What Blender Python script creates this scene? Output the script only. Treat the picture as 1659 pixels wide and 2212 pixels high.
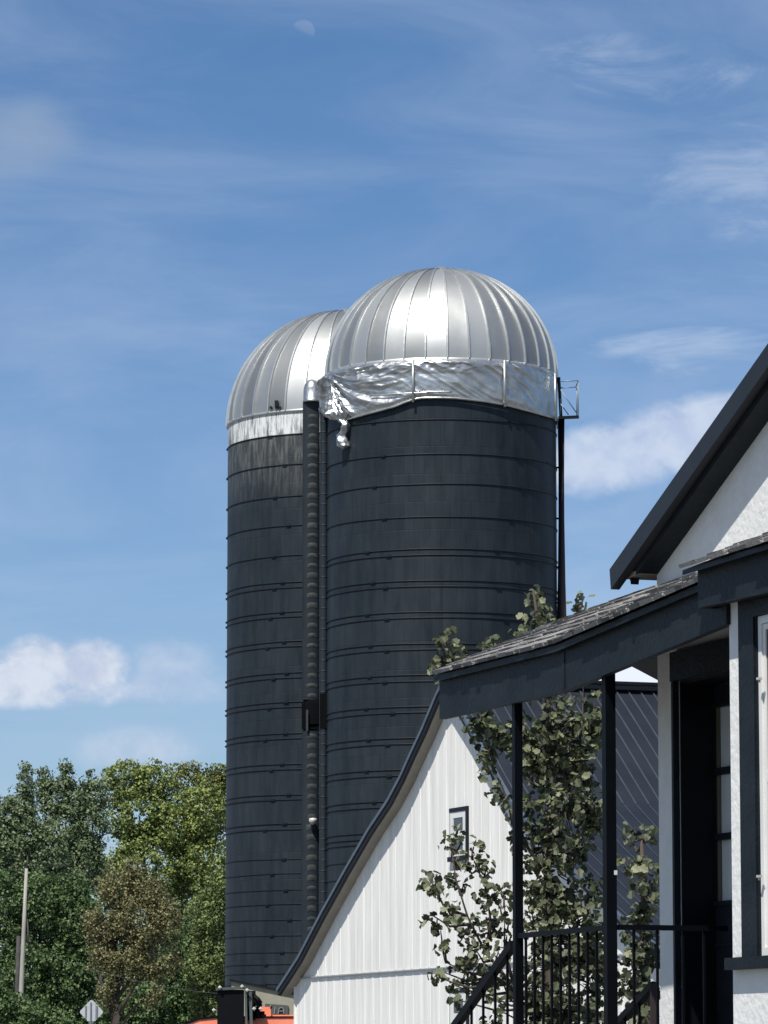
import bpy, bmesh, math, random
from mathutils import Vector, Matrix, noise
R = math.radians
for o in list(bpy.data.objects): bpy.data.objects.remove(o)
SC = bpy.context.scene
COL = SC.collection

# ------------------------------------------------------------------ camera
F, CX, CY, HOR, EYE = 9000.0, 829.5, 1106.0, 2300.0, 1.6
PITCH = math.atan((HOR - CY) / F)
cam_d = bpy.data.cameras.new('camera'); cam = bpy.data.objects.new('camera', cam_d); COL.objects.link(cam)
cam.location = (0, 0, EYE); cam.rotation_euler = (math.pi / 2 + PITCH, 0, 0)
cam_d.sensor_fit = 'HORIZONTAL'; cam_d.sensor_width = 36; cam_d.lens = 36 * F / 1659.0
cam_d.clip_start = 0.5; cam_d.clip_end = 9000
SC.camera = cam

def ray(px, py):
    a, b = (px - CX) / F, (CY - py) / F
    return Vector((a, math.cos(PITCH) - b * math.sin(PITCH), math.sin(PITCH) + b * math.cos(PITCH)))
O = Vector((0, 0, EYE))
def at(px, py, Y):
    d = ray(px, py); return O + d * (Y / d.y)

# ------------------------------------------------------------------ sun + sky
SUN_AZ, SUN_EL = R(28), R(58)          # azimuth: to the left of straight behind the camera
S = Vector((-math.sin(SUN_AZ) * math.cos(SUN_EL), -math.cos(SUN_AZ) * math.cos(SUN_EL), math.sin(SUN_EL)))
sl = bpy.data.lights.new('sun', 'SUN'); so = bpy.data.objects.new('sun', sl); COL.objects.link(so)
sl.energy = 4.3; sl.angle = R(0.5); sl.color = (1.0, 0.955, 0.88)
so.rotation_euler = (-S).to_track_quat('-Z', 'Y').to_euler()
SC.view_settings.view_transform = 'Standard'; SC.view_settings.look = 'None'
SC.view_settings.gamma = 1.0; SC.view_settings.exposure = 0.42
SC.view_settings.use_curve_mapping = False

W = bpy.data.worlds.new('World'); SC.world = W; W.use_nodes = True
wn, wl = W.node_tree.nodes, W.node_tree.links
bgn = wn['Background']; bgn.inputs[1].default_value = 0.10
sky = wn.new('ShaderNodeTexSky'); sky.sky_type = 'NISHITA'; sky.sun_disc = False
sky.sun_elevation = SUN_EL; sky.sun_rotation = math.atan2(S.x, S.y)
sky.air_density = 1.0; sky.dust_density = 0.4; sky.ozone_density = 2.0; sky.altitude = 300

def wm(op, a, b=None, c=None, clamp=False):
    n = wn.new('ShaderNodeMath'); n.operation = op; n.use_clamp = clamp
    for i, v in enumerate((a, b, c)):
        if v is None: continue
        if isinstance(v, (int, float)): n.inputs[i].default_value = v
        else: wl.new(v, n.inputs[i])
    return n.outputs[0]
tc = wn.new('ShaderNodeTexCoord'); sp = wn.new('ShaderNodeSeparateXYZ'); wl.new(tc.outputs['Generated'], sp.inputs[0])
U = wm('DIVIDE', sp.outputs[0], wm('MAXIMUM', sp.outputs[1], 0.02)); V = wm('DIVIDE', sp.outputs[2], wm('MAXIMUM', sp.outputs[1], 0.02))
cmb = wn.new('ShaderNodeCombineXYZ'); wl.new(U, cmb.inputs[0]); wl.new(V, cmb.inputs[1])
def wnoise(scale, detail, rough, sx=1, sy=1, rot=0, loc=(0, 0, 0), dist=0):
    mp = wn.new('ShaderNodeMapping'); wl.new(cmb.outputs[0], mp.inputs[0]); mp.inputs['Scale'].default_value = (sx, sy, 1)
    mp.inputs['Rotation'].default_value = (0, 0, rot); mp.inputs['Location'].default_value = loc
    n = wn.new('ShaderNodeTexNoise'); wl.new(mp.outputs[0], n.inputs['Vector'])
    n.inputs['Scale'].default_value = scale; n.inputs['Detail'].default_value = detail; n.inputs['Roughness'].default_value = rough
    n.inputs['Distortion'].default_value = dist
    return n.outputs[0]
def smooth(v, a, b):
    m = wn.new('ShaderNodeMapRange'); m.interpolation_type = 'SMOOTHSTEP'; wl.new(v, m.inputs[0])
    m.inputs[1].default_value = a; m.inputs[2].default_value = b
    return m.outputs[0]
puff = wnoise(75, 7, 0.58, 1, 1.15, dist=0.3)
puff2 = wnoise(28, 4, 0.5, 1, 1.3, loc=(3, 1, 0))
wisp = wnoise(9, 6, 0.6, 1, 3.6, rot=R(-14), dist=0.6)
wisp2 = wnoise(22, 6, 0.65, 1, 3.0, rot=R(-24), loc=(5, 2, 0), dist=0.8)
def uv(px, py):
    d = ray(px, py); return d.x / d.y, d.z / d.y
def blob(px, py, rx, ry, amp, flat=0.0):
    u0, v0 = uv(px, py)
    du = wm('DIVIDE', wm('SUBTRACT', U, u0), rx / F); dv = wm('DIVIDE', wm('SUBTRACT', V, v0), ry / F)
    if flat:   # firmer underside
        dv = wm('MULTIPLY', dv, wm('ADD', 1.0, wm('MULTIPLY', wm('LESS_THAN', dv, 0.0), flat)))
    r2 = wm('ADD', wm('MULTIPLY', du, du), wm('MULTIPLY', dv, dv))
    return wm('MULTIPLY', wm('MAXIMUM', wm('SUBTRACT', 1.0, r2), 0.0), amp)
def cloud(blobs, lo, hi, nz, k):
    t = None
    for b in blobs:
        x = blob(*b); t = x if t is None else wm('MAXIMUM', t, x)
    t2 = wm('ADD', t, wm('MULTIPLY', wm('SUBTRACT', nz, 0.5), k))
    return wm('MULTIPLY', smooth(t2, lo, hi), smooth(t, 0.0, 0.12))
edge_n = wnoise(160, 8, .62, 1, 1.1, loc=(1, 7, 0), dist=.5)
puffm = wm('ADD', wm('MULTIPLY', puff, .65), wm('MULTIPLY', edge_n, .35))
c1 = cloud([(85, 1440, 120, 80, 1.0), (195, 1440, 100, 75, 1.0), (0, 1475, 170, 68, .95), (100, 1500, 260, 40, .6)], .08, .80, puffm, 1.25)
c1b = cloud([(375, 1440, 120, 75, .8), (330, 1485, 250, 50, .75), (300, 1620, 170, 70, .8)], .05, 1.1, puffm, 1.2)
c2 = cloud([(1480, 945, 200, 95, 1.0), (1330, 985, 160, 90, .95), (1570, 925, 170, 95, 1.0), (1260, 1015, 140, 75, .8)], .05, .80, puffm, 1.15)
c3 = cloud([(1420, 1470, 230, 75, 1.25)], .05, .5, puff, .9)
c4 = cloud([(30, 300, 190, 125, .9)], .0, 1.3, puff2, 1.1)
c5 = cloud([(1600, 400, 230, 150, .9), (1500, 770, 320, 70, .8), (1380, 150, 300, 90, .6)], .2, 1.3, wisp2, 3.0)
# ------------------------------ colour of the air: Nishita, tinted a little by height as the photograph's sky
gr = wn.new('ShaderNodeValToRGB'); wl.new(wm('DIVIDE', wm('SUBTRACT', V, 0.07), 0.20, clamp=True), gr.inputs[0])
gr.color_ramp.elements[0].position = 0.0; gr.color_ramp.elements[0].color = (.505, .598, .755, 1)
gr.color_ramp.elements[1].position = 1.0; gr.color_ramp.elements[1].color = (.368, .530, .690, 1)
tint = wn.new('ShaderNodeMixRGB'); tint.blend_type = 'MULTIPLY'; tint.inputs[0].default_value = 1
wl.new(sky.outputs[0], tint.inputs[1]); wl.new(gr.outputs[0], tint.inputs[2])
def over(base, fac, col, dark=None, nz=None):
    m = wn.new('ShaderNodeMixRGB'); wl.new(fac, m.inputs[0]); wl.new(base, m.inputs[1]); m.inputs[2].default_value = col
    if dark:
        q = wn.new('ShaderNodeMixRGB'); wl.new(smooth(nz, .36, .62), q.inputs[0]); q.inputs[1].default_value = dark; q.inputs[2].default_value = col; wl.new(q.outputs[0], m.inputs[2])
    return m.outputs[0]
cs = tint.outputs[0]
front = smooth(sp.outputs[1], 0.0, 0.3)
def amt(v, k): return wm('MULTIPLY', wm('MULTIPLY', v, k), front)
# unseen broken white cloud added behind and beside camera to neutralise dome reflections
cn = wn.new('ShaderNodeTexNoise'); cmp_ = wn.new('ShaderNodeMapping'); wl.new(tc.outputs['Generated'], cmp_.inputs[0]); cmp_.inputs['Scale'].default_value = (1, 1, 2.2)
wl.new(cmp_.outputs[0], cn.inputs['Vector']); cn.inputs['Scale'].default_value = 2.6; cn.inputs['Detail'].default_value = 6; cn.inputs['Roughness'].default_value = .55
rear = wm('SUBTRACT', 1.0, smooth(sp.outputs[1], -0.10, 0.45)); up_ = smooth(sp.outputs[2], -0.02, 0.12)
cs = over(cs, wm('MULTIPLY', wm('MULTIPLY', smooth(cn.outputs[0], .46, .66), wm('MULTIPLY', rear, up_)), .85), (6.4, 6.5, 6.5, 1))
cs = over(cs, amt(smooth(wisp, .28, .84), .28), (4.6, 5.2, 6.6, 1))
cs = over(cs, amt(c5, .40), (5.0, 5.6, 6.6, 1))
cs = over(cs, amt(c4, .26), (4.2, 4.5, 4.5, 1))
cs = over(cs, amt(c1b, .55), (4.9, 5.3, 6.3, 1), (4.0, 4.5, 5.8, 1), puffm)
cs = over(cs, amt(c2, .80), (5.0, 5.6, 6.6, 1), (4.0, 4.6, 6.1, 1), puffm)
cs = over(cs, amt(c1, .88), (5.5, 5.9, 6.6, 1), (4.0, 4.5, 5.7, 1), puffm)
cs = over(cs, amt(c3, .95), (6.6, 7.0, 7.9, 1))
wl.new(cs, bgn.inputs[0])

# ------------------------------------------------------------------ helpers
def tag(o, label=None, cat=None, group=None, kind=None):
    if label: o['label'] = label
    if cat: o['category'] = cat
    if group: o['group'] = group
    if kind: o['kind'] = kind
    return o
def empty(name, loc, label=None, cat=None, group=None):
    o = bpy.data.objects.new(name, None); COL.objects.link(o); o.location = loc; o.empty_display_size = .2
    return tag(o, label, cat, group)
def wloc(o):
    v = Vector(o.location); p = o.parent
    while p: v += Vector(p.location); p = p.parent
    return v
class MB:
    def __init__(s): s.v = []; s.f = []; s.sm = []
    def add(s, vs, fs, smooth=False):
        b = len(s.v); s.v += [tuple(v) for v in vs]; s.f += [tuple(i + b for i in f) for f in fs]; s.sm += [smooth] * len(fs)
    def box(s, c, ax, ay, az):           # centre and three half-axis vectors
        c = Vector(c); ax, ay, az = Vector(ax), Vector(ay), Vector(az)
        vs = [c + ax * i + ay * j + az * k for k in (-1, 1) for j in (-1, 1) for i in (-1, 1)]
        s.add(vs, [(0, 2, 3, 1), (4, 5, 7, 6), (0, 1, 5, 4), (2, 6, 7, 3), (0, 4, 6, 2), (1, 3, 7, 5)])
    def bar(s, a, b, w, h, up=(0, 0, 1)):  # box beam a->b, width w, height h
        a, b = Vector(a), Vector(b); d = b - a; L = d.length; d.normalize(); up = Vector(up)
        x = d.cross(up)
        if x.length < 1e-5: x = d.cross(Vector((1, 0, 0)))
        x.normalize(); z = x.cross(d).normalized()
        s.box((a + b) / 2, d * (L / 2), x * (w / 2), z * (h / 2))
    def tube(s, pts, r, n=8, cap=True):
        pts = [Vector(p) for p in pts]; rs = r if isinstance(r, (list, tuple)) else [r] * len(pts); vs = []; fs = []
        for i, p in enumerate(pts):
            d = (pts[min(i + 1, len(pts) - 1)] - pts[max(i - 1, 0)]).normalized()
            x = d.cross(Vector((0, 0, 1)));  x = x if x.length > 1e-3 else Vector((1, 0, 0)); x.normalize(); y = x.cross(d)
            for k in range(n):
                a = 2 * math.pi * k / n; vs.append(p + (x * math.cos(a) + y * math.sin(a)) * rs[i])
        for i in range(len(pts) - 1):
            for k in range(n):
                fs.append((i * n + k, i * n + (k + 1) % n, (i + 1) * n + (k + 1) % n, (i + 1) * n + k))
        if cap: fs += [tuple(range(n)), tuple((len(pts) - 1) * n + k for k in range(n - 1, -1, -1))]
        s.add(vs, fs, True)
    def lathe(s, c, prof, n=64, a0=0, a1=2 * math.pi, smooth=True, close=True):
        c = Vector(c); full = abs(a1 - a0 - 2 * math.pi) < 1e-6; m = n if full else n + 1; vs = []; fs = []
        for r, z in prof:
            for k in range(m):
                a = a0 + (a1 - a0) * k / n; vs.append(c + Vector((r * math.sin(a), -r * math.cos(a), z)))
        for i in range(len(prof) - 1):
            for k in range(n):
                k2 = (k + 1) % m; fs.append((i * m + k, i * m + k2, (i + 1) * m + k2, (i + 1) * m + k))
        s.add(vs, fs, smooth)
    def prism(s, poly, ext):              # planar polygon (list of Vectors) extruded by ext vector
        n = len(poly); ext = Vector(ext); vs = [Vector(p) for p in poly] + [Vector(p) + ext for p in poly]
        fs = [tuple(range(n)), tuple(range(2 * n - 1, n - 1, -1))] + [(i, i + n, (i + 1) % n + n, (i + 1) % n) for i in range(n)]
        s.add(vs, fs)
    def build(s, name, m, parent=None, label=None, recalc=True):
        off = wloc(parent) if parent else Vector((0, 0, 0))
        me = bpy.data.meshes.new(name); me.from_pydata([(v[0] - off.x, v[1] - off.y, v[2] - off.z) for v in s.v], [], s.f)
        me.polygons.foreach_set('use_smooth', s.sm)
        if recalc:
            bm = bmesh.new(); bm.from_mesh(me); bmesh.ops.recalc_face_normals(bm, faces=bm.faces); bm.to_mesh(me); bm.free()
        me.materials.append(m); o = bpy.data.objects.new(name, me); COL.objects.link(o); o.parent = parent
        if label: o['label'] = label
        return o

def mat(name, col, rough=0.6, metal=0.0, spec=0.5, var=0.0, vscale=3.0, bump=0.0, bscale=20.0, stretch=(1, 1, 1), col2=None, island=0.0, transl=0.0, coat=0, detail=5):
    m = bpy.data.materials.new(name); m.use_nodes = True; N, L = m.node_tree.nodes, m.node_tree.links
    b = N['Principled BSDF']; b.inputs['Roughness'].default_value = rough; b.inputs['Metallic'].default_value = metal
    b.inputs['Specular IOR Level'].default_value = spec; b.inputs['Coat Weight'].default_value = coat
    tcn = N.new('ShaderNodeTexCoord'); mp = N.new('ShaderNodeMapping'); L.new(tcn.outputs['Object'], mp.inputs[0]); mp.inputs['Scale'].default_value = stretch
    c2 = col2 or tuple(min(1, c * (1 + var)) for c in col); c1 = col if col2 else tuple(c * (1 - var) for c in col)
    nz = N.new('ShaderNodeTexNoise'); nz.inputs['Scale'].default_value = vscale; nz.inputs['Detail'].default_value = detail; nz.inputs['Roughness'].default_value = .65
    L.new(mp.outputs[0], nz.inputs['Vector'])
    rp = N.new('ShaderNodeValToRGB'); rp.color_ramp.elements[0].position = .3; rp.color_ramp.elements[1].position = .7
    rp.color_ramp.elements[0].color = (*c1, 1); rp.color_ramp.elements[1].color = (*c2, 1)
    if island:
        g = N.new('ShaderNodeNewGeometry'); mx = N.new('ShaderNodeMixRGB'); mx.blend_type = 'MIX'
        ma = N.new('ShaderNodeMath'); ma.operation = 'MULTIPLY'; L.new(g.outputs['Random Per Island'], ma.inputs[0]); ma.inputs[1].default_value = island
        mb_ = N.new('ShaderNodeMath'); mb_.operation = 'MULTIPLY'; L.new(nz.outputs[0], mb_.inputs[0]); mb_.inputs[1].default_value = 1 - island
        ad = N.new('ShaderNodeMath'); L.new(ma.outputs[0], ad.inputs[0]); L.new(mb_.outputs[0], ad.inputs[1]); L.new(ad.outputs[0], rp.inputs[0])
    else: L.new(nz.outputs[0], rp.inputs[0])
    L.new(rp.outputs[0], b.inputs['Base Color'])
    if bump:
        n2 = N.new('ShaderNodeTexNoise'); n2.inputs['Scale'].default_value = bscale; n2.inputs['Detail'].default_value = 6; L.new(mp.outputs[0], n2.inputs['Vector'])
        bp = N.new('ShaderNodeBump'); bp.inputs['Strength'].default_value = bump; bp.inputs['Distance'].default_value = .05
        L.new(n2.outputs[0], bp.inputs['Height']); L.new(bp.outputs[0], b.inputs['Normal'])
    if transl:
        t = N.new('ShaderNodeBsdfTranslucent'); L.new(rp.outputs[0], t.inputs[0]); mxs = N.new('ShaderNodeMixShader'); mxs.inputs[0].default_value = transl
        L.new(b.outputs[0], mxs.inputs[1]); L.new(t.outputs[0], mxs.inputs[2]); L.new(mxs.outputs[0], N['Material Output'].inputs[0])
    return m

# ------------------------------------------------------------------ materials
def silo_wall_mat(name, Rr, faded):
    """black painted concrete staves: courses, vertical joints, streaks; silver overspray near the top where faded=(z0,z1,z2)"""
    m = bpy.data.materials.new(name); m.use_nodes = True; N, L = m.node_tree.nodes, m.node_tree.links; b = N['Principled BSDF']
    def M(op, a, c=None, clamp=False):
        n = N.new('ShaderNodeMath'); n.operation = op; n.use_clamp = clamp
        for i, v in enumerate((a, c)):
            if v is None: continue
            if isinstance(v, (int, float)): n.inputs[i].default_value = v
            else: L.new(v, n.inputs[i])
        return n.outputs[0]
    t = N.new('ShaderNodeTexCoord'); s = N.new('ShaderNodeSeparateXYZ'); L.new(t.outputs['Object'], s.inputs[0])
    ang = M('MULTIPLY', M('ARCTAN2', s.outputs[0], s.outputs[1]), Rr)
    cb = N.new('ShaderNodeCombineXYZ'); L.new(ang, cb.inputs[0]); L.new(s.outputs[2], cb.inputs[1])
    br = N.new('ShaderNodeTexBrick'); L.new(cb.outputs[0], br.inputs['Vector']); br.inputs['Scale'].default_value = 1
    br.inputs['Brick Width'].default_value = .29; br.inputs['Row Height'].default_value = .76; br.inputs['Mortar Size'].default_value = .012; br.inputs['Mortar Smooth'].default_value = .4
    br.inputs['Color1'].default_value = (.90, .90, .90, 1); br.inputs['Color2'].default_value = (1.08, 1.08, 1.08, 1); br.inputs['Mortar'].default_value = (.82, .82, .82, 1)
    def nz(sc, st, det=6):
        mp = N.new('ShaderNodeMapping'); L.new(cb.outputs[0], mp.inputs[0]); mp.inputs['Scale'].default_value = st
        n = N.new('ShaderNodeTexNoise'); n.inputs['Scale'].default_value = sc; n.inputs['Detail'].default_value = det; n.inputs['Roughness'].default_value = .65
        L.new(mp.outputs[0], n.inputs['Vector']); return n.outputs[0]
    streak = nz(2.2, (1.6, .22, 1)); blot = nz(.55, (1, .7, 1), 4); fine = nz(9, (1, .15, 1))
    rp = N.new('ShaderNodeValToRGB'); L.new(M('ADD', M('MULTIPLY', streak, .55), M('MULTIPLY', blot, .45)), rp.inputs[0])
    e = rp.color_ramp.elements; e[0].position = .33; e[1].position = .66; e[0].color = (.0065, .0115, .0175, 1); e[1].color = (.0260, .0340, .0410, 1)
    mx = N.new('ShaderNodeMixRGB'); mx.blend_type = 'MULTIPLY'; mx.inputs[0].default_value = 1; L.new(rp.outputs[0], mx.inputs[1]); L.new(br.outputs[0], mx.inputs[2])
    colr = mx.outputs[0]; metal = None
    if faded:
        z0, z1, z2 = faded   # z0 black below, z1 blotchy, z2 fully silver
        def band(z, a, c):
            r = N.new('ShaderNodeMapRange'); r.interpolation_type = 'SMOOTHSTEP'; L.new(z, r.inputs[0]); r.inputs[1].default_value = a; r.inputs[2].default_value = c; return r.outputs[0]
        h = band(s.outputs[2], z0, z1)
        grey = M('MULTIPLY', h, M('ADD', .15, M('MULTIPLY', band(fine, .40, .66), .55)), True)
        g = N.new('ShaderNodeMixRGB'); L.new(grey, g.inputs[0]); L.new(colr, g.inputs[1]); g.inputs[2].default_value = (.17, .175, .17, 1)
        topm = M('MULTIPLY', band(s.outputs[2], z1, z1 + .04), band(M('ADD', fine, M('MULTIPLY', streak, .5)), .60, .86))
        topm = M('ADD', M('MULTIPLY', band(s.outputs[2], z1, z1 + .04), .16), M('MULTIPLY', topm, .80))
        g2 = N.new('ShaderNodeMixRGB'); L.new(topm, g2.inputs[0]); L.new(g.outputs[0], g2.inputs[1]); g2.inputs[2].default_value = (.70, .72, .72, 1)
        colr = g2.outputs[0]
    L.new(colr, b.inputs['Base Color']); b.inputs['Roughness'].default_value = .52; b.inputs['Specular IOR Level'].default_value = .22
    bp = N.new('ShaderNodeBump'); bp.inputs['Strength'].default_value = .35; bp.inputs['Distance'].default_value = .012
    L.new(M('ADD', M('MULTIPLY', br.outputs['Fac'], -1.0), M('MULTIPLY', fine, .5)), bp.inputs['Height']); L.new(bp.outputs[0], b.inputs['Normal'])
    return m
M_galv = mat('galvanized_dome', (.28, .29, .288), .52, .86, var=.0, vscale=1.6, bump=.03, bscale=2.0, island=.7, col2=(.46, .47, .465))
M_seam = mat('dome_seam', (.50, .51, .49), .40, .8, col2=(.64, .65, .63))
M_foil = mat('silver_foil', (.36, .37, .37), .36, .92, bump=.2, bscale=6, col2=(.62, .63, .63))
M_hoop = mat('hoop_paint', (.007, .011, .016), .55, 0, .25, var=.2)
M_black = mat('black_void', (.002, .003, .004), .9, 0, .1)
M_chute = mat('chute_paint', (.014, .021, .028), .55, 0, .3, var=.25, stretch=(1, 1, .3))
M_chutel = mat('pale_chute_grey', (.036, .042, .044), .6, .0, .4, var=.4, vscale=5)
M_pipe = mat('rusty_pipe', (.010, .010, .014), .5, 0, .4, col2=(.05, .028, .026), vscale=2, stretch=(1, 1, .12))
M_rail = mat('grey_rail', (.22, .27, .30), .5, .3, .5, var=.2)
M_barnw = mat('white_barn_boards', (.66, .655, .625), .75, 0, .2, col2=(.86, .85, .82), vscale=3.0, stretch=(1.6, 1.6, .14), bump=.2, bscale=9)
M_batt = mat('white_barn_battens', (.70, .695, .67), .75, 0, .2, col2=(.86, .85, .82), vscale=3.0, stretch=(1, 1, .12))
M_roofn = mat('navy_steel_roof', (.012, .016, .024), .55, .0, .2, col2=(.020, .025, .035), vscale=.9)
M_seamn = mat('navy_seam', (.055, .064, .082), .5, .0, .4, var=.2)
M_trimb = mat('black_trim', (.006, .008, .014), .5, 0, .25, var=.25)
M_trimt = mat('steel_blue_edge', (.09, .115, .15), .45, .2, .5, var=.15)
M_soff = mat('tan_soffit', (.30, .275, .235), .8, 0, .2, var=.10, vscale=6)
M_stucco = mat('white_stucco', (.70, .705, .685), .85, 0, .2, col2=(.78, .785, .77), vscale=9, bump=.16, bscale=30)
M_hblack = mat('house_black_paint', (.0045, .0078, .0120), .55, 0, .2, col2=(.0125, .0170, .0220), vscale=3.5, bump=.12, bscale=30, stretch=(1, 1, 1.6))
M_rakef = mat('house_rake_paint', (.015, .018, .024), .5, 0, .3, var=.15, vscale=3)
M_post = mat('porch_post_black', (.0018, .0028, .0045), .5, 0, .10, var=.3)
M_door = mat('door_paint', (.003, .004, .007), .5, 0, .2, var=.2)
M_shing = mat('asphalt_shingles', (.13, .128, .124), .9, 0, .2, col2=(.34, .33, .32), vscale=9, island=.5, bump=.6, bscale=90)
M_vinyl = mat('white_window_frame', (.72, .72, .70), .45, 0, .4, var=.08)
M_glassd = mat('dark_glass', (.035, .036, .045), .06, 0, .8, var=.4, vscale=3)
M_glassr = mat('reddish_window_glass', (.060, .030, .032), .08, 0, .5, col2=(.10, .045, .045), vscale=1.2)  # dark glossy glass with a reddish base colour
M_dpane = mat('pale_door_pane', (.62, .65, .65), .10, 0, .8, var=.10, vscale=9, stretch=(1, 1, .1))  # pale grey glossy panes with faint vertical banding
M_tanin = mat('tan_door_jamb', (.12, .105, .075), .6, 0, .4, var=.2)
M_orange = mat('orange_paint', (.92, .22, .12), .4, 0, .5, col2=(.95, .32, .20), vscale=3, coat=.3)
M_blkm = mat('machine_black', (.0015, .0025, .0045), .6, 0, .15, var=.4)
M_bolt = mat('pale_bolt', (.55, .54, .50), .5, .2, .5, var=.2, vscale=20)
M_edge = mat('grey_green_edge', (.085, .10, .095), .5, .2, .5, var=.2)
M_tan = mat('tan_shed', (.26, .25, .19), .75, 0, .3, col2=(.34, .32, .25), vscale=4)
M_dkpan = mat('grey_shed_panel', (.085, .09, .09), .7, 0, .3, var=.2)
M_pale = mat('pale_letter_paint', (.26, .26, .23), .7, 0, .3, var=.2)
M_pole = mat('weathered_pole_wood', (.26, .255, .22), .85, 0, .2, col2=(.42, .41, .36), vscale=3, stretch=(4, 4, .3))
M_pole2 = mat('dark_pole_wood', (.06, .055, .055), .85, 0, .2, var=.3)
M_sign = mat('sign_aluminium', (.50, .52, .54), .45, .4, .5, col2=(.64, .66, .67), vscale=5)
M_wire = mat('wire', (.05, .06, .055), .5)
M_bark = mat('bark', (.075, .06, .05), .9, 0, .2, var=.35, vscale=8, stretch=(1, 1, .2))
def leafm(n, a, b, tr=.3, hi=None):
    m = mat(n, a, .55, 0, .35, col2=b, vscale=.35, island=.55, transl=tr)
    cr = [x for x in m.node_tree.nodes if x.type == 'VALTORGB'][0].color_ramp
    if hi: cr.elements[0].position = .22; cr.elements[1].position = .66; e = cr.elements.new(.82); e.color = (*hi, 1)  # hi: cream stop paints leaf highlights into the colour of some leaves
    return m
M_lfo = leafm('oak_leaves', (.024, .036, .020), (.165, .185, .100), .30, (.38, .38, .25))
M_lf = {'bluegreen': leafm('poplar_leaves', (.065, .100, .050), (.250, .310, .160)),  # far foliage colours brightened to stand in for distance haze
        'green': leafm('maple_leaves', (.070, .115, .026), (.330, .385, .125)),
        'olive': leafm('olive_leaves', (.070, .090, .020), (.260, .285, .085)),
        'brown': leafm('dry_leaves', (.115, .120, .052), (.310, .290, .140)),
        'dark': leafm('dark_leaves', (.034, .076, .028), (.165, .240, .088)),
        'light': leafm('willow_leaves', (.075, .110, .036), (.270, .330, .120))}
M_grass = mat('yard_gravel_and_grass', (.10, .10, .095), .9, 0, .2, col2=(.165, .165, .158), vscale=.6)

# ------------------------------------------------------------------ ground
g = MB(); nx = 60; xs = [-1500 + 3000 * i / nx for i in range(nx + 1)]
ys = [-300, -100, -30, 0, 20, 40, 60, 70, 80, 90, 100, 110, 120, 130, 150, 180, 220, 300, 500, 900, 1600, 3000]
def gz(y):
    t = max(0, min(1, (y - 60) / 70)); return 1.2 * t * t * (3 - 2 * t)
g.add([(x, y, gz(y)) for y in ys for x in xs], [(j * (nx + 1) + i, j * (nx + 1) + i + 1, (j + 1) * (nx + 1) + i + 1, (j + 1) * (nx + 1) + i) for j in range(len(ys) - 1) for i in range(nx)], True)
tag(g.build('ground', M_grass), 'pale gravelly farmyard ground around the buildings', 'ground', kind='structure')

# ------------------------------------------------------------------ silos
def cyl_hit(px, py, C, r):
    d = ray(px, py); ox, oy = O.x - C[0], O.y - C[1]
    a = d.x * d.x + d.y * d.y; b = 2 * (ox * d.x + oy * d.y); c = ox * ox + oy * oy - r * r; D = b * b - 4 * a * c
    if D < 0: t = -b / (2 * a)
    else: t = (-b - math.sqrt(D)) / (2 * a)
    return O + d * t
def hoop(root, C, r, z, rr, seed, name='hoop'):
    m = MB(); n = 96; k = 6; vs = []; fs = []
    rnd = random.Random(seed); dz = [noise.noise(Vector((math.cos(a) * 1.5, math.sin(a) * 1.5, seed))) * .015 for a in [2 * math.pi * i / n for i in range(n)]]
    for i in range(n):
        a = 2 * math.pi * i / n
        for j in range(k):
            b = 2 * math.pi * j / k; q = r + .006 + rr * math.cos(b); vs.append((C[0] + q * math.sin(a), C[1] - q * math.cos(a), z + dz[i] + rr * math.sin(b)))
    for i in range(n):
        for j in range(k):
            i2 = (i + 1) % n; j2 = (j + 1) % k; fs.append((i * k + j, i2 * k + j, i2 * k + j2, i * k + j2))
    m.add(vs, fs, True)
    for a in (R(-38) + R(3) * rnd.uniform(-1, 1) + (R(10) if seed % 2 else 0), R(25) + R(18) * rnd.random(), R(-88)):   # tightening lugs
        e = Vector((math.sin(a), -math.cos(a), 0)); t = Vector((math.cos(a), math.sin(a), 0))
        m.box(Vector((C[0], C[1], z)) + e * (r + .025), t * .08, e * .018, Vector((0, 0, .022)))
    return m.build(name, M_hoop, root, recalc=False)
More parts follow.
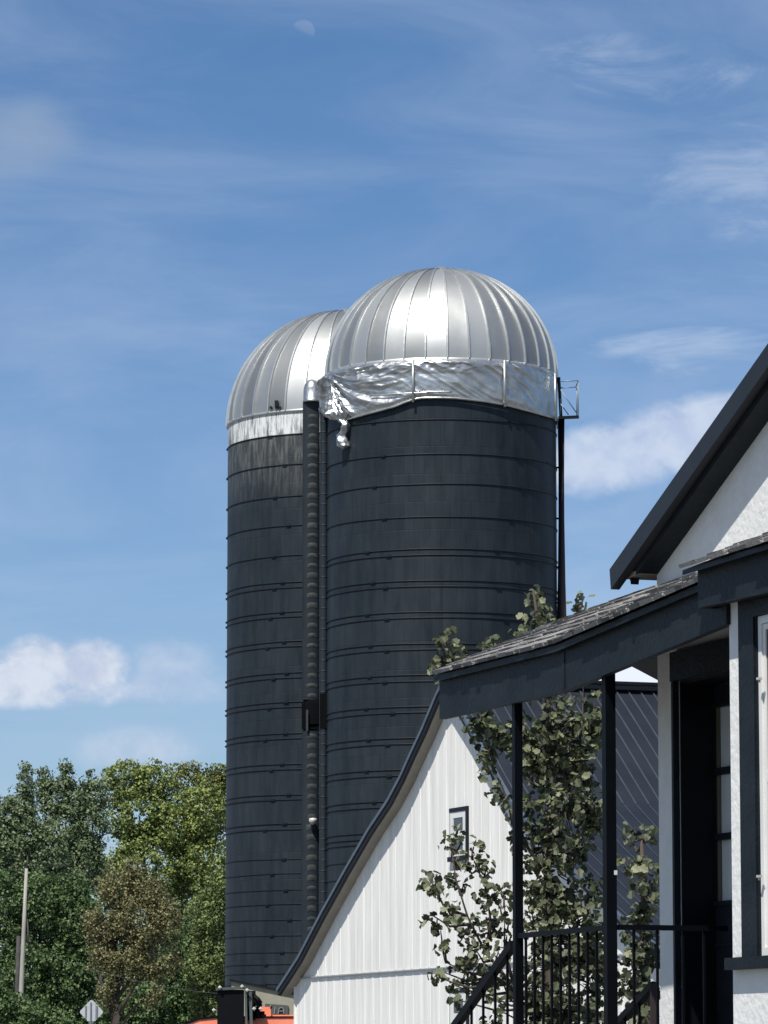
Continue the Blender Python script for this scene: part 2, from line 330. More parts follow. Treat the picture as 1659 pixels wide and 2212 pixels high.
def dome(root, C, r, zr, h, ngore, a_off, capr=.42):
    """round galvanized roof of flat-crowned gores with raised seams"""
    m = MB(); sub = 4; nz_ = 22
    prof = []
    for i in range(nz_ + 1):
        th = (math.pi / 2) * i / nz_ * .965; prof.append((r * math.cos(th) ** .96, h * math.sin(th)))
    for gi in range(ngore):
        a0 = a_off + 2 * math.pi * gi / ngore; a1 = a0 + 2 * math.pi / ngore; vs = []; fs = []
        rnd = random.Random(gi * 7 + int(r * 100)); tw = rnd.uniform(-.006, .006)
        for q, z in prof:
            for s_ in range(sub + 1):
                t = s_ / sub; a = a0 + (a1 - a0) * t
                chord = math.cos((a1 - a0) / 2) / math.cos(a - (a0 + a1) / 2); qq = q * (chord * .95 + .05) + tw * (t - .5) * q / r
                dent = .010 * noise.noise(Vector((a * 9, z * 1.3, gi)))
                vs.append((C[0] + (qq + dent) * math.sin(a), C[1] - (qq + dent) * math.cos(a), zr + z))
        w = sub + 1
        for i in range(nz_):
            for s_ in range(sub): fs.append((i * w + s_, i * w + s_ + 1, (i + 1) * w + s_ + 1, (i + 1) * w + s_))
        m.add(vs, fs, True)
    d = m.build('dome', M_galv, root, recalc=False)
    sm = MB()
    for gi in range(ngore):
        a = a_off + 2 * math.pi * gi / ngore; e = Vector((math.sin(a), -math.cos(a), 0)); t = Vector((math.cos(a), math.sin(a), 0)); vs = []; fs = []
        for i, (q, z) in enumerate(prof):
            c = Vector((C[0], C[1], zr + z)) + e * q; i2 = min(i + 1, nz_); i1 = max(i - 1, 0)
            tg = (e * (prof[i2][0] - prof[i1][0]) + Vector((0, 0, prof[i2][1] - prof[i1][1]))).normalized(); nn = t.cross(tg).normalized()
            if nn.dot(e) < 0 and nn.z < 0: nn = -nn
            wv = .030 * min(1, q / r + .25)
            vs += [c - t * wv - nn * .01, c - t * wv * .7 + nn * .05, c + t * wv * .7 + nn * .05, c + t * wv - nn * .01]
        for i in range(nz_):
            for j in range(3): fs.append((i * 4 + j, i * 4 + j + 1, (i + 1) * 4 + j + 1, (i + 1) * 4 + j))
        sm.add(vs, fs)
    sm.build('seam_ribs', M_seam, d, recalc=False)
    cp = MB(); zt = zr + h
    cp.lathe(C + (0,), [(capr + .06, zt - .12), (capr + .07, zt - .05), (capr * .8, zt + .03), (capr * .45, zt + .09), (.10, zt + .13), (.0, zt + .14)], 40)
    cp.build('roof_cap', M_galv, d)
    return d

# --- near silo
NC, NR = (1.60, 115.0), 3.205
nsilo = empty('silo', (NC[0], NC[1], 0), 'taller near black silo wrapped in wrinkled foil under a silver dome, right of the other', 'silo', 'silos behind the barn')
z_rim_n = cyl_hit(955, 773, NC, NR).z
m = MB(); m.lathe((NC[0], NC[1], 0), [(NR, -.5), (NR, z_rim_n)], 160); m.build('silo_wall', silo_wall_mat('near_stave_paint', NR, None), nsilo, recalc=False)
m = MB(); m.lathe((NC[0], NC[1], 0), [(NR - .02, z_rim_n - .10), (NR + .05, z_rim_n - .09), (NR + .055, z_rim_n + .0), (NR + .0, z_rim_n + .02)], 160); m.build('rim_band', M_seam, nsilo)
z_top = at(955, 578, NC[1]).z
dome(nsilo, NC, NR + .02, z_rim_n, z_top - z_rim_n - .12, 34, R(2.2))
ys_near = [905, 980, 1045, 1116]
y = 1186
while y < 1800: ys_near += [y, y + 13]; y += 68
ys_near += [1822, 1860, 1896, 1932, 1968, 2004, 2040, 2076, 2112, 2148, 2184]
for i, y in enumerate(ys_near):
    hoop(nsilo, NC, NR, cyl_hit(905 if y > 1186 else 955, y, NC, NR).z, .021 if y < 1830 else .015, i)
# --- far silo
FC, FR = ((745 - CX) / F * 122.0 + 0.0, 122.0), 3.475
fsilo = empty('silo', (FC[0], FC[1], 0), 'shorter far black silo with bare silver dome and round-topped chute, partly hidden by the other', 'silo', 'silos behind the barn')
z_rim_f = cyl_hit(600, 889, FC, FR).z; z_b1 = cyl_hit(600, 941, FC, FR).z; z_b2 = cyl_hit(600, 1008, FC, FR).z; z_b3 = cyl_hit(600, 1120, FC, FR).z
m = MB(); m.lathe((FC[0], FC[1], 0), [(FR, -.5), (FR, z_rim_f)], 160); m.build('silo_wall', silo_wall_mat('far_stave_paint', FR, (z_b3, z_b1, z_rim_f)), fsilo, recalc=False)
m = MB(); m.lathe((FC[0], FC[1], 0), [(FR - .02, z_rim_f - .05), (FR + .04, z_rim_f - .05), (FR + .045, z_rim_f + .02), (FR, z_rim_f + .03)], 160); rb = m.build('rim_band', M_seam, fsilo)
m = MB()
for px in (585, 597, 604):
    p = cyl_hit(px, 884, FC, FR + .06); m.box(p + Vector((0, 0, .05)), (.035, 0, 0), (0, .03, 0), (0, 0, .035))
p = cyl_hit(597, 872, FC, FR + .06); m.box(p, (.05, 0, 0), (0, .05, 0), (0, 0, .09)); m.build('bracket', M_hoop, rb)
z_topf = at(745, 670, FC[1]).z
dome(fsilo, FC, FR + .02, z_rim_f, z_topf - z_rim_f - .10, 36, R(1))
far_y = [941, 1006, 1074, 1137, 1202, 1259, 1271, 1323, 1334, 1387, 1398, 1455, 1466, 1518, 1529, 1585, 1597, 1651, 1663, 1717, 1728, 1780, 1792, 1856, 1888, 1923, 1954, 1987, 2021, 2057, 2083, 2103, 2126, 2150, 2174]
for i, y in enumerate(far_y): hoop(fsilo, FC, FR, cyl_hit(600, y, FC, FR).z, .020 if y < 1850 else .014, 50 + i)
# vertical conduits on the far silo
for px, y0, y1 in ():
    m = MB(); a, b = cyl_hit(px, y0, FC, FR + .03), cyl_hit(px, y1, FC, FR + .03); b.x, b.y = a.x, a.y; m.tube([a, b], .013, 6); m.build('conduit', M_chute, fsilo)
# chute of the far silo
CP = cyl_hit(672, 1200, FC, FR); chc = (CP.x, CP.y - .02); cr = .25
z_ct = at(676, 868, CP.y).z; z_o1 = at(676, 1512, CP.y).z; z_o2 = at(676, 1580, CP.y).z
m = MB()
m.lathe((chc[0], chc[1], 0), [(cr, z_o1), (cr, z_ct)], 28); m.lathe((chc[0], chc[1], 0), [(cr, 0), (cr, z_o2)], 28)
for z0, z1 in ((z_o1, z_ct), (0, z_o2)):
    z = z0 + .1
    while z < z1: m.lathe((chc[0], chc[1], 0), [(cr, z - .02), (cr + .006, z), (cr, z + .02)], 24); z += .285
flat = lambda m: setattr(m, 'v', [(v[0], chc[1] + (v[1] - chc[1]) * .5, v[2]) for v in m.v])
flat(m)
ch = m.build('chute', M_chute, fsilo)
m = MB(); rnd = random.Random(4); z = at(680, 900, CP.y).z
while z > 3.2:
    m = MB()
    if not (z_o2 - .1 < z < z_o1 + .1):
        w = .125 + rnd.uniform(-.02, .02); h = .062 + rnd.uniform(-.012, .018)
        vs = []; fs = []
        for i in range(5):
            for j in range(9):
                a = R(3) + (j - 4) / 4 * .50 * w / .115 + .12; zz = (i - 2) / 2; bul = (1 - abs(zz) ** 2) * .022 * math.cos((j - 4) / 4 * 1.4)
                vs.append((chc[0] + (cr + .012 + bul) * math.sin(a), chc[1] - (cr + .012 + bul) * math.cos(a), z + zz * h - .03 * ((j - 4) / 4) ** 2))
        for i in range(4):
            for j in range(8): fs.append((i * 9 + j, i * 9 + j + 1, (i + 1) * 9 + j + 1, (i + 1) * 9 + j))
        m.add(vs, fs, True); flat(m); m.build('chute_pad', M_chutel, ch, recalc=False)  # paler bulged pads, slightly irregular, spaced evenly down the chute
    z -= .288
m = MB(); m.lathe((chc[0] + .02, chc[1], 0), [(cr + .01, z_ct - .02), (cr + .03, z_ct + .02), (cr + .01, z_ct + .04), (cr, z_ct + .35), (cr * .86, z_ct + .50), (cr * .6, z_ct + .60), (.01, z_ct + .66)], 28)
m.build('hood', M_foil, ch)
m = MB(); ow = cr + .055
m.box((chc[0] + .05, chc[1] - .06, (z_o1 + z_o2) / 2 - .02), (ow, 0, 0), (0, .12, 0), (0, 0, (z_o1 - z_o2) / 2 - .08))
m.lathe((chc[0] + .07, chc[1] - .02, 0), [(ow - .04, z_o2 + .2), (ow - .04, z_o1 - .12), (ow * .75, z_o1 + .0), (ow * .4, z_o1 + .08), (0, z_o1 + .10)], 24); flat(m); m.build('opening', M_black, ch)  # solid black block, its colour standing for the shade inside the opening
m = MB(); m.box((chc[0] - .10, chc[1] - .20, z_o2 + .30), (.03, 0, 0), (0, .02, 0), (0, 0, .30)); m.build('opening_post', M_chutel, ch)
m = MB(); pw = at(676, 1772, chc[1] - cr - .03); m.lathe((pw.x, pw.y, pw.z), [(0, -.13), (.09, -.08), (.12, .0), (.10, .06), (0, .07)], 16); m.build('white_vent', M_bolt, ch)
# narrow chute of the near silo
m = MB(); c2 = at(699, 1500, NC[1] - .3); nr2 = .115; zt2 = at(699, 885, NC[1]).z
m.lathe((c2.x, c2.y, 0), [(nr2, 0), (nr2, zt2)], 20); z = .2
while z < zt2: m.lathe((c2.x, c2.y, 0), [(nr2, z - .02), (nr2 + .012, z), (nr2, z + .02)], 18); z += .29
nch = m.build('chute', M_chute, nsilo)
m = MB(); m.box((c2.x + .01, c2.y - .05, at(699, 1538, NC[1]).z), (.11, 0, 0), (0, .08, 0), (0, 0, .48)); m.build('opening', M_black, nch)  # black block in place of a shaded hole
m = MB(); m.lathe((c2.x, c2.y, 0), [(nr2 + .01, zt2), (nr2 + .03, zt2 + .3), (nr2, zt2 + .62), (nr2 * .7, zt2 + .75), (.01, zt2 + .8)], 20); m.build('hood', M_foil, nsilo)
# fill pipe on the right of the near silo and its little platform
m = MB(); pA, pB = at(1212, 905, 114.6), at(1213.5, 1345, 114.6); pG = Vector((pB.x + .03, pB.y, 0))
m.tube([pA, pB, pG], [.10, .135, .17], 14); m.build('fill_pipe', M_pipe, nsilo)
m = MB(); m.tube([at(1207, 815, 114.6), pA], .045, 8); m.build('upper_pipe', M_hoop, nsilo)
for y in (1010, 1120, 1225, 1302, 1322): m = MB(); a = at(1199, y, 114.6); m.bar(a, at(1212, y, 114.6), .05, .05); m.build('pipe_bracket', M_hoop, nsilo)
m = MB()
def pp(px, py, dy=0): return at(px, py, 114.4 + dy)
fl = [pp(1206, 899, -.5), pp(1249, 897, -.3), pp(1251, 899, .3), pp(1206, 901, .5)]
m.prism(fl, (0, 0, -.07)); pf = m.build('platform', M_hoop, nsilo)
m = MB()
for a, b in (((1249, 898, -.3), (1249, 826, -.3)), ((1246, 898, .3), (1246, 830, .3)), ((1210, 824, -.3), (1249, 822, -.3)), ((1210, 838, .3), (1244, 836, .3)), ((1249, 823, -.3), (1244, 836, .3)),
             ((1211, 842, -.3), (1246, 893, -.3)), ((1211, 872, -.1), (1228, 896, -.1)), ((1210, 862, -.3), (1211, 898, -.3))):
    m.tube([pp(*a), pp(*b)], .016, 6)
m.build('guard_rail', M_rail, pf)

# --- foil wrapped round the near silo below the rim
def interp(x, pts):
    for (x0, y0), (x1, y1) in zip(pts, pts[1:]):
        if x <= x1: return y0 + (y1 - y0) * max(0, (x - x0) / (x1 - x0))
    return pts[-1][1]
foil_bot = [(700, 893), (722, 905), (745, 908), (760, 904), (800, 893), (850, 880), (880, 868), (905, 861), (945, 860), (985, 861), (1040, 867), (1090, 875), (1140, 888), (1180, 899), (1200, 905), (1210, 912)]
TAILX = math.asin((726 - 955) / 250.0) * NR
def ridge(q, w=1.0): return 1 - min(1, abs(q) * 2.4 * w)
def foil_disp(a, t, z):
    x = a * NR; zt = z_rim_n - .05
    k = max(0, min(1, (R(-2) - a) / R(34)))                # gathered on the left, calmer to the right
    if a < R(-110) or a > R(110): k = .4
    dx, dz = x - TAILX, z - zt; rad = math.hypot(dx, dz); an = math.atan2(dz, dx) - rad * .16
    wob = noise.noise(Vector((x * 1.3, z * 1.3, 2))) * .25
    fold = ridge(noise.noise(Vector((an * 6.5 + wob, rad * .30, 1))), .8) + .5 * ridge(noise.noise(Vector((an * 13 + wob * 2, rad * .7, 4))), .8)
    top = max(0, 1 - t * 2.6)                              # loose swags under the rim
    swag = ridge(noise.noise(Vector((x * 1.6 + z * 3.2, z * 3.6 + wob * 3, 11))), .8) + .5 * ridge(noise.noise(Vector((x * 4 - z * 4, z * 7, 13))), .8)
    dg = x * .8 + z * 1.5
    calm = ridge(noise.noise(Vector((dg * 1.5 + wob * 1.5, (x - z) * .35, 21))), .7) + .5 * ridge(noise.noise(Vector((dg * 3.2 + wob * 2, (x - z) * .6, 25))), .7)
    fade = max(0, min(1, (R(62) - a) / R(25)))
    crumb = noise.noise(Vector((x * 6, z * 6, 30))) * .3
    near = max(0, min(1, 1.35 - rad / 3.4)) * min(1, rad / .5)
    lowleft = max(0, 1 - math.hypot(x - TAILX - .3, z - zt + 1.35) / .9)
    edge = min(1, t * 9) * min(1, (1 - t) * 7 + .25)
    return edge * (k * (.115 * fold * near + .022 * swag) + .06 * lowleft * swag + .085 * swag * top * (.25 + .75 * min(1, max(0, (R(22) - a) / R(20)))) + (1 - k) * .050 * calm * fade + .006 * crumb) + .04
tarp = empty('foil_tarp', (NC[0], NC[1], z_rim_n), 'wrinkled silver foil sheet strapped round the top of the taller silo below its dome', 'tarp')
m = MB(); na, nt = 1000, 70; vs = []; fs = []
for j in range(nt + 1):
    t = j / nt
    for i in range(na):
        a = -math.pi + 2 * math.pi * i / na; af = max(-1.55, min(1.55, a if abs(a) < math.pi / 2 else math.copysign(math.pi - abs(a), a)))
        px = 955 + 250 * math.sin(af); zb = cyl_hit(px, interp(px, foil_bot), NC, NR + .05).z
        if abs(px - 955) > 249: zb = z_rim_n - 1.45
        zz = z_rim_n - .03 + (zb - z_rim_n + .03) * t; dd = foil_disp(a, t, zz)
        vs.append((NC[0] + (NR + dd) * math.sin(a), NC[1] - (NR + dd) * math.cos(a), zz))
for j in range(nt):
    for i in range(na): i2 = (i + 1) % na; fs.append((j * na + i, (j + 1) * na + i, (j + 1) * na + i2, j * na + i2))
m.add(vs, fs, True); m.build('foil_sheet', M_foil, tarp, recalc=False)
for px in (892, 1090, 1199):
    m = MB(); a, b = cyl_hit(px, 778 if px < 1199 else 806, NC, NR + .16), cyl_hit(px, interp(px, foil_bot) + 4, NC, NR + .16); b.x, b.y = a.x, a.y; m.tube([a, b], .035, 6); m.build('strap', M_seam, tarp)
m = MB(); pts = []
for k in range(60):
    px = 735 + (1205 - 735) * k / 59; pts.append(cyl_hit(px, interp(px, foil_bot) - 1, NC, NR + .09))
m.tube(pts, .035, 6)
m.tube([cyl_hit(px, 848 + .0003 * (px - 955) ** 2, NC, NR + .15) for px in range(800, 930, 8)], .022, 6)
m.tube([cyl_hit(px, 846 + .0003 * (px - 955) ** 2, NC, NR + .15) for px in range(905, 985, 8)], .022, 6)
m.build('hem', M_foil, tarp)
m = MB(); hp = [(744, 893, .20), (740, 905, .14), (747, 917, .10), (744, 930, .12), (739, 942, .14), (741, 955, .17), (743, 964, .14), (742, 970, .03)]
n = 22; vs = []; fs = []
P = []
for k in range((len(hp) - 1) * 5 + 1):
    i = min(k // 5, len(hp) - 2); f = k / 5 - i; P.append([hp[i][q] * (1 - f) + hp[i + 1][q] * f for q in range(3)])
for k, (px, py, r_) in enumerate(P):
    c = cyl_hit(px, py, NC, NR + .16)
    for j in range(n):
        a = 2 * math.pi * j / n; q = r_ * (1 + .55 * noise.noise(Vector((math.cos(a) * 2.2, math.sin(a) * 2.2, k * .22))))
        vs.append((c.x + q * math.cos(a), c.y + q * math.sin(a) * .7, c.z + .05 * noise.noise(Vector((a * 2, k, 0)))))
for k in range(len(P) - 1):
    for j in range(n): j2 = (j + 1) % n; fs.append((k * n + j, k * n + j2, (k + 1) * n + j2, (k + 1) * n + j))
m.add(vs, fs, True); m.build('hanging_tail', M_foil, tarp)

# ------------------------------------------------------------------ oblique wall frames
class Frame:
    """vertical planes X*T+Y=K seen obliquely; d runs along the wall towards the camera, n is the outward normal"""
    def __init__(s, deg, K):
        s.T = math.tan(R(deg)); s.K = K; s.c, s.s = math.cos(R(deg)), math.sin(R(deg)); s.d = Vector((s.c, -s.s, 0)); s.n = Vector((-s.s, -s.c, 0))
    def hit(s, px, py, off=0.0):          # off metres outward from the wall plane
        r = ray(px, py); K = s.K - off / s.c; t = K / (r.x * s.T + r.y); return O + r * t
    def tz(s, px, py, off=0.0):
        p = s.hit(px, py, off); return p.dot(s.d), p.z
    def pt(s, t, z, off=0.0):             # back to world
        base = s.n * ((Vector((0, s.K, 0))).dot(s.n)); return base + s.d * t + s.n * off + Vector((0, 0, z))
UPV = Vector((0, 0, 1))

# ------------------------------------------------------------------ barn
B = Frame(70, 72.8); BO = .20
barn = empty('barn', B.pt(B.tz(640, 2131)[0], 0), 'white board-and-batten barn with curved dark roof in front of the silos', 'barn')
rk = [(602, 2139), (648, 2068), (699, 1970), (750, 1878), (801, 1790), (842, 1728), (869, 1677), (890, 1630), (917, 1572), (947, 1500), (961, 1472),
      (1002, 1543), (1022, 1579), (1049, 1628), (1073, 1672), (1107, 1733), (1190, 1832), (1286, 1927), (1315, 1956), (1362, 2000), (1440, 2062)]
rk = [B.tz(x, y, BO) for x, y in rk]
def offs(poly, h):
    out = []
    for i, (t, z) in enumerate(poly):
        a = poly[max(0, i - 1)]; b = poly[min(len(poly) - 1, i + 1)]; dt, dz = b[0] - a[0], b[1] - a[1]; L = math.hypot(dt, dz); out.append((t + dz / L * h if i not in (10,) else t, z - dt / L * h if i != 10 else z - h * 1.6))
    return out
apex_t = rk[10][0]
low = offs(rk, .20)
LB = 16.0
# roof: top skin running back from the gable
m = MB(); n = len(rk); back = -B.n * LB
vs = [B.pt(t, z, BO) for t, z in rk] + [B.pt(t, z, BO) + back for t, z in rk] + [B.pt(t, z, BO - .03) for t, z in offs(rk, .09)] + [B.pt(t, z, BO) + back for t, z in offs(rk, .09)]
fs = [(i, i + 1, n + i + 1, n + i) for i in range(n - 1)] + [(2 * n + i, 3 * n + i, 3 * n + i + 1, 2 * n + i + 1) for i in range(n - 1)]
fs += [(0, n, 3 * n, 2 * n), (n - 1, 3 * n - 1, 4 * n - 1, 2 * n - 1)] + [(n + i, n + i + 1, 3 * n + i + 1, 3 * n + i) for i in range(n - 1)]
m.add(vs, fs); broof = m.build('roof', M_roofn, barn)
m = MB()
segs = rk[10:]; k = .12
while k < LB:
    q = -B.n * k
    for i in range(len(segs) - 1):
        if i >= 4 and False: break
        (t0, z0), (t1, z1) = segs[i], segs[i + 1]; a, b = B.pt(t0, z0 + .012, BO) + q, B.pt(t1, z1 + .012, BO) + q
        hgt = .032 if i < 5 else .008
        m.bar(a, b, .018 if i < 5 else .012, hgt)
    k += .225
m.build('standing_seams', M_seamn, broof)
m = MB(); a = B.pt(apex_t, rk[10][1] + .06, BO); m.bar(a, a + back, .34, .05); m.bar(a + Vector((0, 0, -.09)), a + back + Vector((0, 0, -.09)), .42, .06); m.build('ridge_cap', M_trimb, broof)
# rake boards with a paler edge strip
def strip(m, up, dn, f, o0, o1):
    for i in range(len(up) - 1):
        A0, A1 = up[i], up[i + 1]; B0, B1 = dn[i], dn[i + 1]
        vs = [f.pt(*A0, o0), f.pt(*A1, o0), f.pt(*B1, o0), f.pt(*B0, o0), f.pt(*A0, o1), f.pt(*A1, o1), f.pt(*B1, o1), f.pt(*B0, o1)]
        m.add(vs, [(0, 1, 2, 3), (4, 7, 6, 5), (0, 4, 5, 1), (3, 2, 6, 7), (0, 3, 7, 4), (1, 5, 6, 2)])
m = MB(); strip(m, offs(rk, .03), offs(rk, .115), B, BO + .03, BO - .02); m.build('rake_board', M_trimb, barn)
m = MB(); strip(m, offs(rk, -.03), offs(rk, .035), B, BO + .05, BO - .02); m.build('roof_edge_strip', M_trimt, broof)
m = MB(); strip(m, offs(rk, .10), offs(rk, .13), B, BO - .02, .0); m.build('soffit', M_soff, barn)
# walls
wt = [p for p in offs(rk, .12)]
tL, tR = B.tz(639, 2131)[0], B.tz(1425, 2062)[0]
top = [(t, z) for t, z in wt if tL < t < tR]
def topz(t):
    for (t0, z0), (t1, z1) in zip(wt, wt[1:]):
        if t0 <= t <= t1: return z0 + (z1 - z0) * (t - t0) / (t1 - t0)
    return wt[0][1] if t < wt[0][0] else wt[-1][1]
poly = [B.pt(tL, -.2), B.pt(tL, topz(tL))] + [B.pt(t, z) for t, z in top] + [B.pt(tR, topz(tR)), B.pt(tR, -.2)]
m = MB(); m.prism(poly, -B.n * (LB - .4)); gw = m.build('wall', M_barnw, barn)
bt, bz0 = B.tz(670, 2114); bt1, bz1 = B.tz(950, 2094)
beltz = lambda t: bz0 + (bz1 - bz0) * (t - bt) / (bt1 - bt)
m = MB(); t = tL + .05; rnd = random.Random(3)
while t < tR:
    zt = topz(t) - .03; w = .018 + rnd.uniform(-.004, .004); zb = beltz(t); pr = rnd.uniform(.003, .007)
    m.box(B.pt(t, (zb + .05 + zt) / 2, pr / 2), B.d * w, UPV * ((zt - zb - .05) / 2), B.n * (pr / 2 + .002))
    m.box(B.pt(t + .06, zb / 2 - .1, pr / 2), B.d * w, UPV * (zb / 2 + .05), B.n * (pr / 2 + .002))
    t += .405 + rnd.uniform(-.02, .02)
m.box(B.pt(tL + .015, 1.5, .02), B.d * .012, UPV * 2.0, B.n * .02)
m.build('battens', M_batt, gw)
m = MB(); a, b = B.pt(tL, beltz(tL) + .02, .02), B.pt(tR, beltz(tR) + .02, .02); m.bar(a, b, .035, .022); m.build('belt_flashing', mat('belt_grey', (.30, .31, .31), .6, 0, .3, var=.2), barn)
def barn_window(x0, y0, x1, y1, xs_split, y_mid):
    t0, zt = B.tz(x0, y0); t1, _ = B.tz(x1, y0); _, zb = B.tz(x0, y1); w = t1 - t0
    m = MB(); c = lambda t, z, o: B.pt(t, z, o)
    th = .045
    m.box(c((t0 + t1) / 2, zt - .035, .018), B.d * (w / 2), UPV * .035, B.n * .018)
    m.box(c(t0 + .015, (zt + zb) / 2 - .035, .012), B.d * .015, UPV * ((zt - zb) / 2 - .035), B.n * .012)
    m.box(c(t1 - .04, (zt + zb) / 2 - .035, .018), B.d * .04, UPV * ((zt - zb) / 2 - .035), B.n * .017)
    m.box(c((t0 + t1) / 2, zb - .04, .03), B.d * (w / 2), UPV * .04, B.n * .04)
    win = m.build('window', M_trimb, barn)
    i0, i1 = t0 + .03, t1 - .08; zt2 = zt - .07
    m = MB(); h = zt2 - zb; zm = B.tz(x0, y_mid)[1]
    m.box(c(i0 + .07, (zt2 + zb) / 2, .016), B.d * .07, UPV * (h / 2), B.n * .012); m.box(c(i1 - .07, (zt2 + zb) / 2, .015), B.d * .07, UPV * (h / 2), B.n * .012)
    for zz, hh in ((zt2 - .05, .05), (zm, .05), (zb + .05, .05)): m.box(c((i0 + i1) / 2, zz, .015), B.d * ((i1 - i0) / 2 - .14), UPV * hh, B.n * .012)
    m.build('window_frame', M_vinyl, win)
    m = MB(); m.box(c((i0 + i1) / 2, (zt2 + zb) / 2, .01), B.d * ((i1 - i0) / 2 - .01), UPV * (h / 2 - .01), B.n * .006); m.build('pane', M_glassd, win)
barn_window(974, 1747, 1013, 1852, None, 1804)
barn_window(974, 2136, 1014, 2260, None, 2196)

# ------------------------------------------------------------------ house
H = Frame(72, 23.9); hd, hn = H.d, H.n
P_OUT, BAY = .62, .60
tc0, _ = H.tz(1421, 1300)
house = empty('house', H.pt(tc0, 0), 'white stucco house with black trim, porch and window bay', 'house')
def quad_strip(m, top, bot, f, off, th):
    up = [f.tz(x, y, off) for x, y in top]; dn = [f.tz(x, y, off) for x, y in bot]; strip(m, up, dn, f, off, off - th)
# gable roof
RO = .13
r0 = H.tz(1327, 1236, RO); r1 = H.tz(1399, 1128, RO); r2 = H.tz(1659, 758, RO)
sl_ = (r2[1] - r1[1]) / (r2[0] - r1[0]); ta = r0[0] + 4.6; za = r1[1] + sl_ * (ta - r1[0])
rz = lambda t: za - sl_ * abs(t - ta)
b0 = H.tz(1431, 1128, RO); thick = rz(b0[0]) - b0[1]
tE = r0[0]; tW = 2 * ta - tE
m = MB()
A = [H.pt(tE, rz(tE), RO), H.pt(ta, za, RO), H.pt(tW, rz(tW), RO)]; HB = 7.0
m.add([*A, *[p - hn * HB for p in A], *[p - UPV * .035 for p in A], *[p - hn * HB - UPV * .035 for p in A]],
      [(0, 1, 4, 3), (1, 2, 5, 4), (6, 9, 10, 7), (7, 10, 11, 8), (0, 3, 9, 6), (2, 8, 11, 5), (0, 6, 7, 1), (1, 7, 8, 2), (3, 4, 10, 9), (4, 5, 11, 10)])
hroof = m.build('roof', M_shing, house)
m = MB(); strip(m, [(tE, rz(tE) - .0), (ta, za), (tW, rz(tW))], [(tE + .015, rz(tE) - thick - .0), (ta, za - thick), (tW - .015, rz(tW) - thick)], H, RO + .025, RO - .02)
m.build('rake_fascia', M_rakef, house)
tS = H.tz(1419, 1246, .0)[0]
m = MB(); strip(m, [(tS, rz(tS) - .037), (ta, za - .037), (tW, rz(tW) - .037)], [(tS, rz(tS) - .14), (ta, za - .14), (tW, rz(tW) - .14)], H, RO - .022, .0)
m.build('rake_soffit', M_hblack, house)
m = MB(); zq = H.tz(1400, 1248, .0)[1]
m.add([H.pt(tE + .02, zq, RO - .03), H.pt(tS + .01, zq, RO - .03), H.pt(tS + .01, zq, -6), H.pt(tE + .02, zq, -6), H.pt(tE + .02, zq + .02, RO - .03), H.pt(tS + .01, zq + .02, RO - .03), H.pt(tS + .01, zq + .02, -6), H.pt(tE + .02, zq + .02, -6)], [(0, 1, 2, 3), (4, 7, 6, 5), (0, 4, 5, 1), (1, 5, 6, 2), (2, 6, 7, 3), (3, 7, 4, 0)])
m.build('eave_soffit', M_soff, house)
m = MB(); q0 = H.tz(1357, 1244, RO - .05)
m.prism([H.pt(q0[0] + .00, q0[1] + .02, RO - .05), H.pt(q0[0] + .06, q0[1] + .02, RO - .05), H.pt(q0[0] + .035, q0[1] - .045, RO - .05)], -hn * .04); m.build('rafter_tail', M_hblack, house)
# gable wall
wl_ = H.tz(1421, 1500)[0]; wr = tW - (wl_ - tE)
wz = lambda t: rz(t) - .14
# door opening
dt0, dt1 = H.tz(1466, 1500)[0], None; dt1 = dt0 + .93
dz1 = H.tz(1466, 1472)[1]; dz0 = dz1 - 2.06
poly = [H.pt(wl_, -.1), H.pt(wl_, wz(wl_) + .02), H.pt(ta, za - .14), H.pt(wr, wz(wr)), H.pt(wr, -.1), H.pt(dt1, -.1), H.pt(dt1, dz1), H.pt(dt0, dz1), H.pt(dt0, -.1)]
m = MB(); m.prism(poly, -hn * .22); gwall = m.build('wall', M_stucco, house)
m = MB(); m.box(H.pt((wl_ + wr) / 2, 1.0, -3.2), hd * ((wr - wl_) / 2 - .005), UPV * 1.1, hn * 2.98); m.box(H.pt(wl_ + .11, 1.9, -3.2), hd * .108, UPV * (wz(wl_) / 2 - .1), hn * 2.98); m.build('side_wall', M_stucco, house)
# door casing, jamb, slab
m = MB(); cl = H.tz(1449, 1480, .03)[0]
m.box(H.pt((cl + dt0) / 2, (dz1 + dz0) / 2 - .0, .014), hd * ((dt0 - cl) / 2), UPV * ((dz1 - dz0) / 2), hn * .016)
m.box(H.pt(dt1 + .04, (dz1 + dz0) / 2, .02), hd * .04, UPV * ((dz1 - dz0) / 2), hn * .03)
hz = H.tz(1448, 1414)[1]; m.box(H.pt((cl + dt1 + .08) / 2, (hz + dz1) / 2, .016), hd * ((dt1 + .08 - cl) / 2), UPV * ((hz - dz1) / 2), hn * .02)
door = m.build('door_casing', M_hblack, house)
m = MB()
m.box(H.pt(dt0 + .008, (dz1 + dz0) / 2, -.09), hd * .008, UPV * ((dz1 - dz0) / 2 - .002), hn * .085); m.box(H.pt((dt0 + dt1) / 2, dz1 - .008, -.09), hd * ((dt1 - dt0) / 2 - .018), UPV * .008, hn * .085)
m.build('jamb', M_door, door)
DO = -.17; dr = empty('door', H.pt(dt0, dz0, DO)); dr.location = H.pt(dt0, dz0, DO) - wloc(house); dr.parent = house
p1 = H.tz(1541, 1530, DO); gz0 = H.tz(1541, 1948, DO)[1]; s0 = dt0 + .018
gl0, gl1 = p1[0], dt1 - .06
m = MB()
def dbox(ta_, tb_, za_, zb_, o0, o1): m.box(H.pt((ta_ + tb_) / 2, (za_ + zb_) / 2, (o0 + o1) / 2), hd * ((tb_ - ta_) / 2), UPV * abs(zb_ - za_) / 2, hn * abs(o1 - o0) / 2)
gtop = p1[1]
